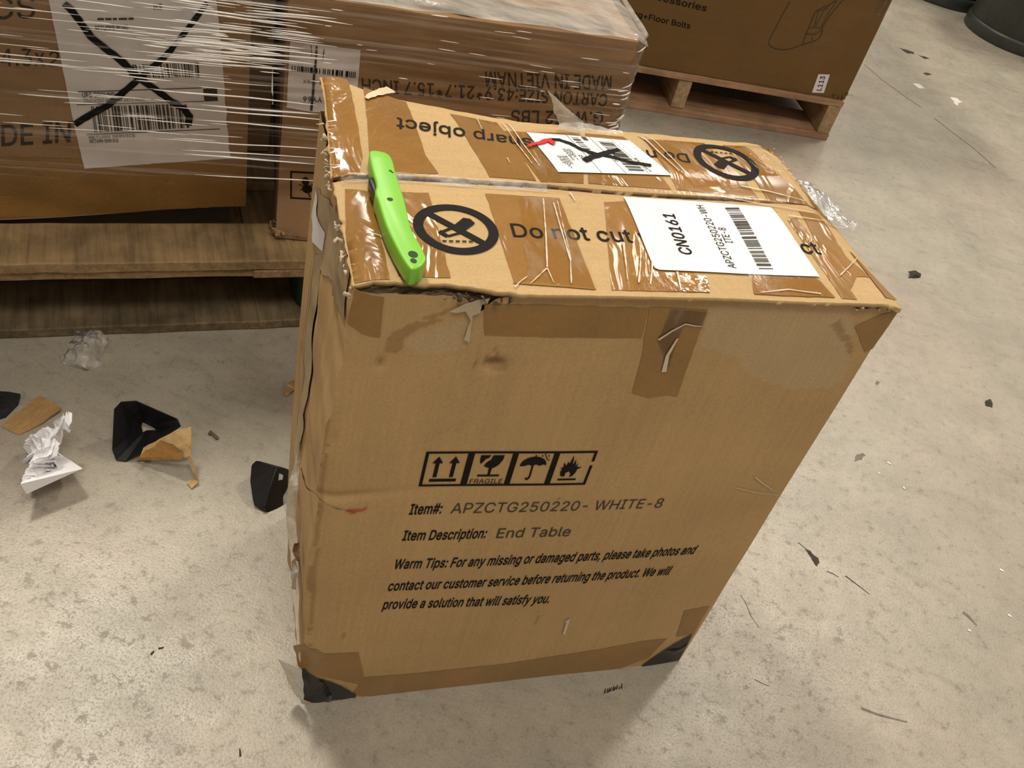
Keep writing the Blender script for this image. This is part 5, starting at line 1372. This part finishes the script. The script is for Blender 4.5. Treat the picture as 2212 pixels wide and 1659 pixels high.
q = [(-0.6706, 0.8273, 0.0080), (-0.6527, 0.8342, 0.0080), (-0.6392, 0.8374, 0.0060), (-0.6574, 0.8014, 0.0060), (-0.6426, 0.8061, 0.0040), (-0.6334, 0.8227, 0.0030), (-0.6519, 0.7791, 0.0010), (-0.6426, 0.7867, 0.0010), (-0.6352, 0.7955, 0.0010)]
solid('foam_scrap', 'flat black scrap cut off by the left edge of the photo', 'scrap', [q[0:3], q[3:6], q[6:9]], M['foam'], 0.004, 0.0004, 1)
q = [(-0.6134, 0.8413, 0.0100), (-0.5953, 0.8373, 0.0100), (-0.5784, 0.8324, 0.0070), (-0.6230, 0.8105, 0.0060), (-0.6047, 0.8099, 0.0050), (-0.5867, 0.8054, 0.0040), (-0.6315, 0.7793, 0.0020), (-0.6169, 0.7763, 0.0020), (-0.6030, 0.7740, 0.0010)]
o = solid('cardboard_scrap', 'torn tan cardboard scrap with tape, beside the black scrap', 'scrap', [q[0:3], q[3:6], q[6:9]], M['tape_scrap'], 0.003, 0.0012, 2, 6)

# crumpled paper: a sheet folded again and again
PSEED = 17
rr = random.Random(PSEED)
NP = 48
pts = [Vector(((i / NP - .5) * 0.20, (j / NP - .5) * 0.22, 0.0)) for j in range(NP + 1) for i in range(NP + 1)]
for k in range(13):
    ang = rr.uniform(0, PI)
    nn = Vector((math.cos(ang), math.sin(ang), rr.uniform(-.7, .7))).normalized()
    c = Vector((rr.gauss(0, .022), rr.gauss(0, .022), rr.gauss(0, .018)))
    ax = nn.cross(Vector((rr.gauss(0, .8), rr.gauss(0, .8), 1))).normalized()
    th_ = rr.uniform(0.5, 1.6) * rr.choice((-1, 1))
    w_ = rr.uniform(0.002, 0.012)
    for i, p in enumerate(pts):
        d = (p - c).dot(nn)
        if d > 0:
            R3 = Matrix.Rotation(th_ * min(1, d / w_), 3, ax)
            pts[i] = c + R3 @ (p - c)
cen = sum(pts, Vector()) / len(pts)
pts = [p - cen for p in pts]
ext = sorted(((max(p[k] for p in pts) - min(p[k] for p in pts)) / 2, k) for k in range(3))
o_ = [e[1] for e in ext]
pts = [Vector((p[o_[1]], p[o_[2]], p[o_[0]])) for p in pts]
sc_ = (0.044 / ext[1][0], 0.050 / ext[2][0], 0.036 / ext[0][0])
pts = [Vector((p.x * sc_[0], p.y * sc_[1], p.z * sc_[2])) + Vector([0.0010 * n1(p.x * 60 + 5 * k, p.y * 60, p.z * 60) for k in range(3)]) for p in pts]
zm = min(p.z for p in pts)
fs = [(j * (NP + 1) + i, j * (NP + 1) + i + 1, (j + 1) * (NP + 1) + i + 1, (j + 1) * (NP + 1) + i) for j in range(NP) for i in range(NP)]
o = mesh('crumpled_paper', [(p.x, p.y, p.z - zm) for p in pts], fs, M['white_paper'], None, False)
pp = [(-0.5365, 0.7290, 0.0120)][0]
o.location = (pp[0], pp[1], 0.0)
o.rotation_euler = (0, 0, 0.9)
tag(o, 'crumpled ball of white paper on the floor at left', 'paper')

# open black corner guard with a cardboard flap still taped to it
def to_local(rows, c):
    return [tuple(Vector(p) - Vector(c)) for p in rows]
gp = [(-0.4622, 0.8407, 0.0060), (-0.4928, 0.8184, 0.0520), (-0.4898, 0.8314, 0.0550), (-0.4733, 0.8394, 0.0560), (-0.4141, 0.8344, 0.0500), (-0.4058, 0.8261, 0.0480), (-0.4129, 0.8165, 0.0420), (-0.4433, 0.7959, 0.0160), (-0.4609, 0.7812, 0.0010), (-0.4721, 0.7784, 0.0020), (-0.4805, 0.7847, 0.0120)]
c0 = Vector((gp[0][0], gp[0][1], 0))
guard = thing('corner_guard', 'open black plastic corner guard with brown cardboard flap, right of the paper', 'packaging', tuple(c0))
gl = [Vector(p) - c0 for p in gp]
A = gl[0]
rim = gl[1:]
# small triangular opening round the apex
H = [A.lerp(r, 0.16) for r in (rim[3], rim[5], rim[7])]
def tri_wall(name, ring, hole, m, parent):
    vs, fs = [], []
    n = len(ring)
    for k, r in enumerate(ring):
        vs += [hole[k], hole[k].lerp(r, .35), hole[k].lerp(r, .7), r]
    for k in range(n - 1):
        for j in range(3):
            fs.append((4 * k + j, 4 * k + j + 1, 4 * (k + 1) + j + 1, 4 * (k + 1) + j))
    return mesh(name, vs, fs, m, parent, False)
full = rim
hole_ = []
hz = [(-0.4669, 0.8362, 0.0120), (-0.4690, 0.8419, 0.0130), (-0.4676, 0.8444, 0.0130), (-0.4592, 0.8433, 0.0120), (-0.4485, 0.8402, 0.0120), (-0.4475, 0.8379, 0.0110), (-0.4543, 0.8381, 0.0080), (-0.4595, 0.8380, 0.0060), (-0.4634, 0.8326, 0.0060), (-0.4654, 0.8316, 0.0080)]
hl = [Vector(p) - c0 for p in hz]
order = [9, 0, 1, 2, 3, 4, 5, 6, 7, 8]
ringv, holev = [], []
for k in range(len(rim)):
    ringv.append(rim[k])
hmap = [0, 1, 2, 3, 4, 5, 6, 7, 8, 9]
hh = [hl[1], hl[1], hl[2], hl[3], hl[4], hl[5], hl[6], hl[7], hl[8], hl[0]]
w1 = tri_wall('guard_shell', ringv + [ringv[0]], hh + [hh[0]], M['foam'], guard)
add_mod_solid(w1, 0.0016, 0)
fp = [(-0.4439, 0.7973, 0.0180), (-0.4256, 0.8067, 0.0340), (-0.4065, 0.8167, 0.0480), (-0.3894, 0.8239, 0.0550), (-0.4445, 0.7873, 0.0080), (-0.4200, 0.7942, 0.0220), (-0.3971, 0.8003, 0.0360), (-0.3819, 0.8073, 0.0460), (-0.4484, 0.7869, 0.0040), (-0.4180, 0.7895, 0.0140), (-0.3930, 0.7908, 0.0240), (-0.3767, 0.7929, 0.0340)]
fl_ = [tuple(Vector(p) - c0) for p in fp]
k1 = cling('cardboard_flap', [fl_[0:4], fl_[4:8], fl_[8:12]], M['card'], guard, 0.0012, 4, 5)
add_mod_solid(k1, 0.0025, 0)
fp = [(-0.4393, 0.7985, 0.0205), (-0.4245, 0.8045, 0.0340), (-0.4043, 0.7982, 0.0405), (-0.4445, 0.7849, 0.0105), (-0.4173, 0.7887, 0.0215), (-0.3860, 0.7940, 0.0380), (-0.4457, 0.7846, 0.0075), (-0.4164, 0.7864, 0.0170), (-0.3864, 0.7866, 0.0310)]
fl_ = [tuple(Vector(p) - c0) for p in fp]
cling('packing_tape', [fl_[0:3], fl_[3:6], fl_[6:9]], M['tape'], guard, 0.0012, 4, 6)
fp = [(-0.3826, 0.8088, 0.0460), (-0.3826, 0.8018, 0.0440), (-0.3767, 0.7929, 0.0340), (-0.3796, 0.7921, 0.0300), (-0.3656, 0.7848, 0.0180), (-0.3689, 0.7837, 0.0160), (-0.3595, 0.7795, 0.0060), (-0.3641, 0.7812, 0.0060), (-0.3647, 0.7684, 0.0010), (-0.3736, 0.7742, 0.0020)]
fl_ = [tuple(Vector(p) - c0) for p in fp]
k2 = cling('torn_strip', [fl_[0:2], fl_[2:4], fl_[4:6], fl_[6:8], fl_[8:10]], M['card'], guard, 0.0012, 5, 4)
add_mod_solid(k2, 0.0018, 0)

# closed black corner guard half hidden by the carton
def hull_thing(name, label, cat, pts, m, bev=0.002, group=None):
    c = Vector((0, 0, 0))
    for p in pts:
        c += Vector(p)
    c /= len(pts)
    c.z = 0
    bm = bmesh.new()
    for p in pts:
        bm.verts.new(Vector(p) - c)
    bmesh.ops.convex_hull(bm, input=bm.verts[:])
    bmesh.ops.dissolve_limit(bm, angle_limit=0.1, verts=bm.verts[:], edges=bm.edges[:])
    if bev:
        bmesh.ops.bevel(bm, geom=bm.edges[:], offset=bev, segments=2, affect='EDGES', clamp_overlap=True)
    o = bm_obj(name, bm, m)
    o.location = c
    tag(o, label, cat, group)
    return o
g2 = thing('corner_guard', 'closed black plastic corner guard lying partly behind the front carton', 'packaging')
pz = [(-0.2986, 0.8214, 0.0300), (-0.3028, 0.8146, 0.0260), (-0.2958, 0.7935, 0.0180), (-0.2812, 0.7694, 0.0060), (-0.2675, 0.7657, 0.0010), (-0.2601, 0.7661, 0.0000), (-0.2497, 0.7784, 0.0000), (-0.2436, 0.7892, 0.0000), (-0.2506, 0.8111, 0.0220), (-0.2537, 0.8217, 0.0300), (-0.2644, 0.8188, 0.0340), (-0.2677, 0.8100, 0.0400), (-0.2646, 0.7674, 0.0060)]
cc_ = Vector((sum(p[0] for p in pz) / len(pz), sum(p[1] for p in pz) / len(pz), 0))
g2.location = cc_
bm = bmesh.new()
for p in pz:
    bm.verts.new(Vector(p) - cc_)
for p in pz[:11]:
    bm.verts.new(Vector((p[0] - cc_.x + 0.006, p[1] - cc_.y + 0.014, 0.0)))
bmesh.ops.convex_hull(bm, input=bm.verts[:])
bmesh.ops.bevel(bm, geom=bm.edges[:], offset=0.0015, segments=2, affect='EDGES', clamp_overlap=True)
bm_obj('guard_shell', bm, M['black'], g2)
rp = [Vector(p) - cc_ for p in [(-0.2657, 0.8080, 0.0412), (-0.2662, 0.7972, 0.0340), (-0.2663, 0.7827, 0.0220), (-0.2656, 0.7665, 0.0085)]]
vs, fs = [], []
for i, p in enumerate(rp):
    for dx, dz in ((-.003, -.001), (-.001, .0015), (.0015, .0015), (.003, -.001)):
        vs.append(p + Vector((dx, dx * .4, dz)))
for i in range(3):
    for k in range(3):
        fs.append((i * 4 + k, i * 4 + k + 1, i * 4 + k + 5, i * 4 + k + 4))
mesh('guard_rib', vs, fs, M['black'], g2, True)
tq = [tuple(Vector(p) - cc_) for p in [(-0.2608, 0.8038, 0.0385), (-0.2553, 0.8048, 0.0360), (-0.2541, 0.7986, 0.0340), (-0.2582, 0.7943, 0.0350)]]
cling('clear_tape', [tq[0:2], [tq[3], tq[2]]], M['crinkle'], g2, 0.0006, 6, 3)

# clear plastic scrap near the pallet
q = [(-0.6324, 0.9672, 0.0200), (-0.6140, 0.9705, 0.0260), (-0.6028, 0.9807, 0.0240), (-0.5922, 0.9879, 0.0080), (-0.6264, 0.9410, 0.0180), (-0.6025, 0.9349, 0.0300), (-0.5917, 0.9425, 0.0280), (-0.5883, 0.9694, 0.0060), (-0.6301, 0.9227, 0.0030), (-0.6043, 0.9128, 0.0120), (-0.5884, 0.9136, 0.0120), (-0.5852, 0.9445, 0.0020), (-0.6295, 0.9189, 0.0010), (-0.6076, 0.9169, 0.0020), (-0.5888, 0.9202, 0.0010), (-0.5760, 0.9324, 0.0010)]
solid('plastic_scrap', 'crumpled clear plastic scrap on the floor in front of the left pallet', 'plastic', [q[0:4], q[4:8], q[8:12], q[12:16]], M['crinkle'], 0, 0.004, 7, 6)
# tape scrap sticking out behind the carton's left edge
q = [(-0.3220, 0.9839, 0.0040), (-0.3197, 0.9998, 0.0100), (-0.3121, 1.0097, 0.0120), (-0.3151, 0.9775, 0.0010), (-0.3109, 0.9888, 0.0040), (-0.3020, 0.9991, 0.0060)]
solid('tape_scrap', 'small brown tape scrap peeking out left of the front carton', 'scrap', [q[0:3], q[3:6]], M['tape_front'], 0.0012, 0.0008, 8)
q = [(-0.3868, 0.8679, 0.0010), (-0.3847, 0.8724, 0.0040), (-0.3714, 0.8665, 0.0030), (-0.3687, 0.8649, 0.0010), (-0.3842, 0.8651, 0.0010), (-0.3807, 0.8664, 0.0030), (-0.3716, 0.8607, 0.0030), (-0.3697, 0.8626, 0.0010)]
solid('cardboard_scrap', 'tiny grey-brown cardboard sliver on the floor right of the open corner guard', 'scrap', [q[0:4], q[4:8]], M['core'], 0.001, 0.0003, 9, 3)
q = [(0.7646, 1.8732, 0.0060), (0.7803, 1.8792, 0.0100), (0.7964, 1.8814, 0.0040), (0.7690, 1.8672, 0.0040), (0.7795, 1.8667, 0.0080), (0.7931, 1.8699, 0.0030), (0.7645, 1.8545, 0.0010), (0.7804, 1.8626, 0.0010), (0.7895, 1.8673, 0.0010)]
solid('rubber_scrap', 'small dark crumpled scrap on the floor right of the carton top', 'scrap', [q[0:3], q[3:6], q[6:9]], M['scuff'], 0.0012, 0.0015, 10, 4)
q = [(0.8612, 1.4774, 0.0030), (0.8735, 1.4870, 0.0040), (0.8762, 1.4758, 0.0030), (0.8619, 1.4664, 0.0010), (0.8692, 1.4669, 0.0010), (0.8745, 1.4665, 0.0010)]
solid('rubber_scrap', 'very small grey crumb on the floor at the right edge, level with the water stain', 'scrap', [q[0:3], q[3:6]], M['scuff'], 0.001, 0.001, 12, 3)

def sliver(name, label, cat, a, b, w_, m, hgt=0.0015, group=None):
    a, b = Vector(a), Vector(b)
    d = (b - a)
    L = d.length
    bm = bmesh.new()
    bmesh.ops.create_cube(bm, size=1.0)
    for v in bm.verts:
        tp = 0.6 if v.co.x > 0 else 1.0
        v.co = Vector((v.co.x * L, v.co.y * w_ * tp, (v.co.z + .5) * hgt))
    bmesh.ops.bevel(bm, geom=bm.edges[:], offset=min(w_, hgt) * .25, segments=1, affect='EDGES')
    o = bm_obj(name, bm, m)
    o.location = ((a.x + b.x) / 2, (a.y + b.y) / 2, 0.0001)
    o.rotation_euler = (0, 0, math.atan2(d.y, d.x))
    tag(o, label, cat, group)
    return o
s_ = [(-0.3042, 0.5325), (-0.3028, 0.5373), (-0.2999, 0.5414), (-0.2950, 0.5448), (-0.1658, 0.4511), (-0.1694, 0.4585), (-0.4534, 0.4934), (-0.4522, 0.4950), (-0.3182, 0.5378), (-0.3174, 0.5393)]
sliver('dark_splinter', 'dark splinter lying left of another on the bare floor at lower left', 'splinter', s_[0], s_[1], 0.0022, M['scuff'])
sliver('dark_splinter', 'thin dark splinter lying just right of another at lower left', 'splinter', s_[2], s_[3], 0.0016, M['scuff'])
sliver('dark_splinter', 'curved dark splinter alone near the bottom edge of the photo', 'splinter', s_[4], s_[5], 0.0022, M['scuff'])
s_ = [(0.6402, 1.2244), (0.6464, 1.2225), (0.6203, 1.1922), (0.6240, 1.1893), (0.6610, 1.1749), (0.6644, 1.1709), (0.7993, 1.0514), (0.8054, 1.0490), (0.7931, 0.9637), (0.7975, 0.9610), (0.7227, 0.9128), (0.7266, 0.9117)]
SL = ['white plastic chip right of the carton, largest of three close together', 'tiny white chip nearest to the carton edge, among three close together',
      'small white chip lowest of the three on the floor right of the carton', 'bright white chip topmost of the three at the right edge of the photo',
      'small white chip at the right edge, below the bright one', 'tiny round white chip lowest of the three at the right edge']
for k in range(6):
    sliver('plastic_chip', SL[k], 'chip', s_[2 * k], s_[2 * k + 1], (0.0034, 0.0026, 0.0030, 0.0036, 0.0034, 0.0034)[k], M['white_paper'], 0.0012, 'white plastic chips on the right-hand floor')
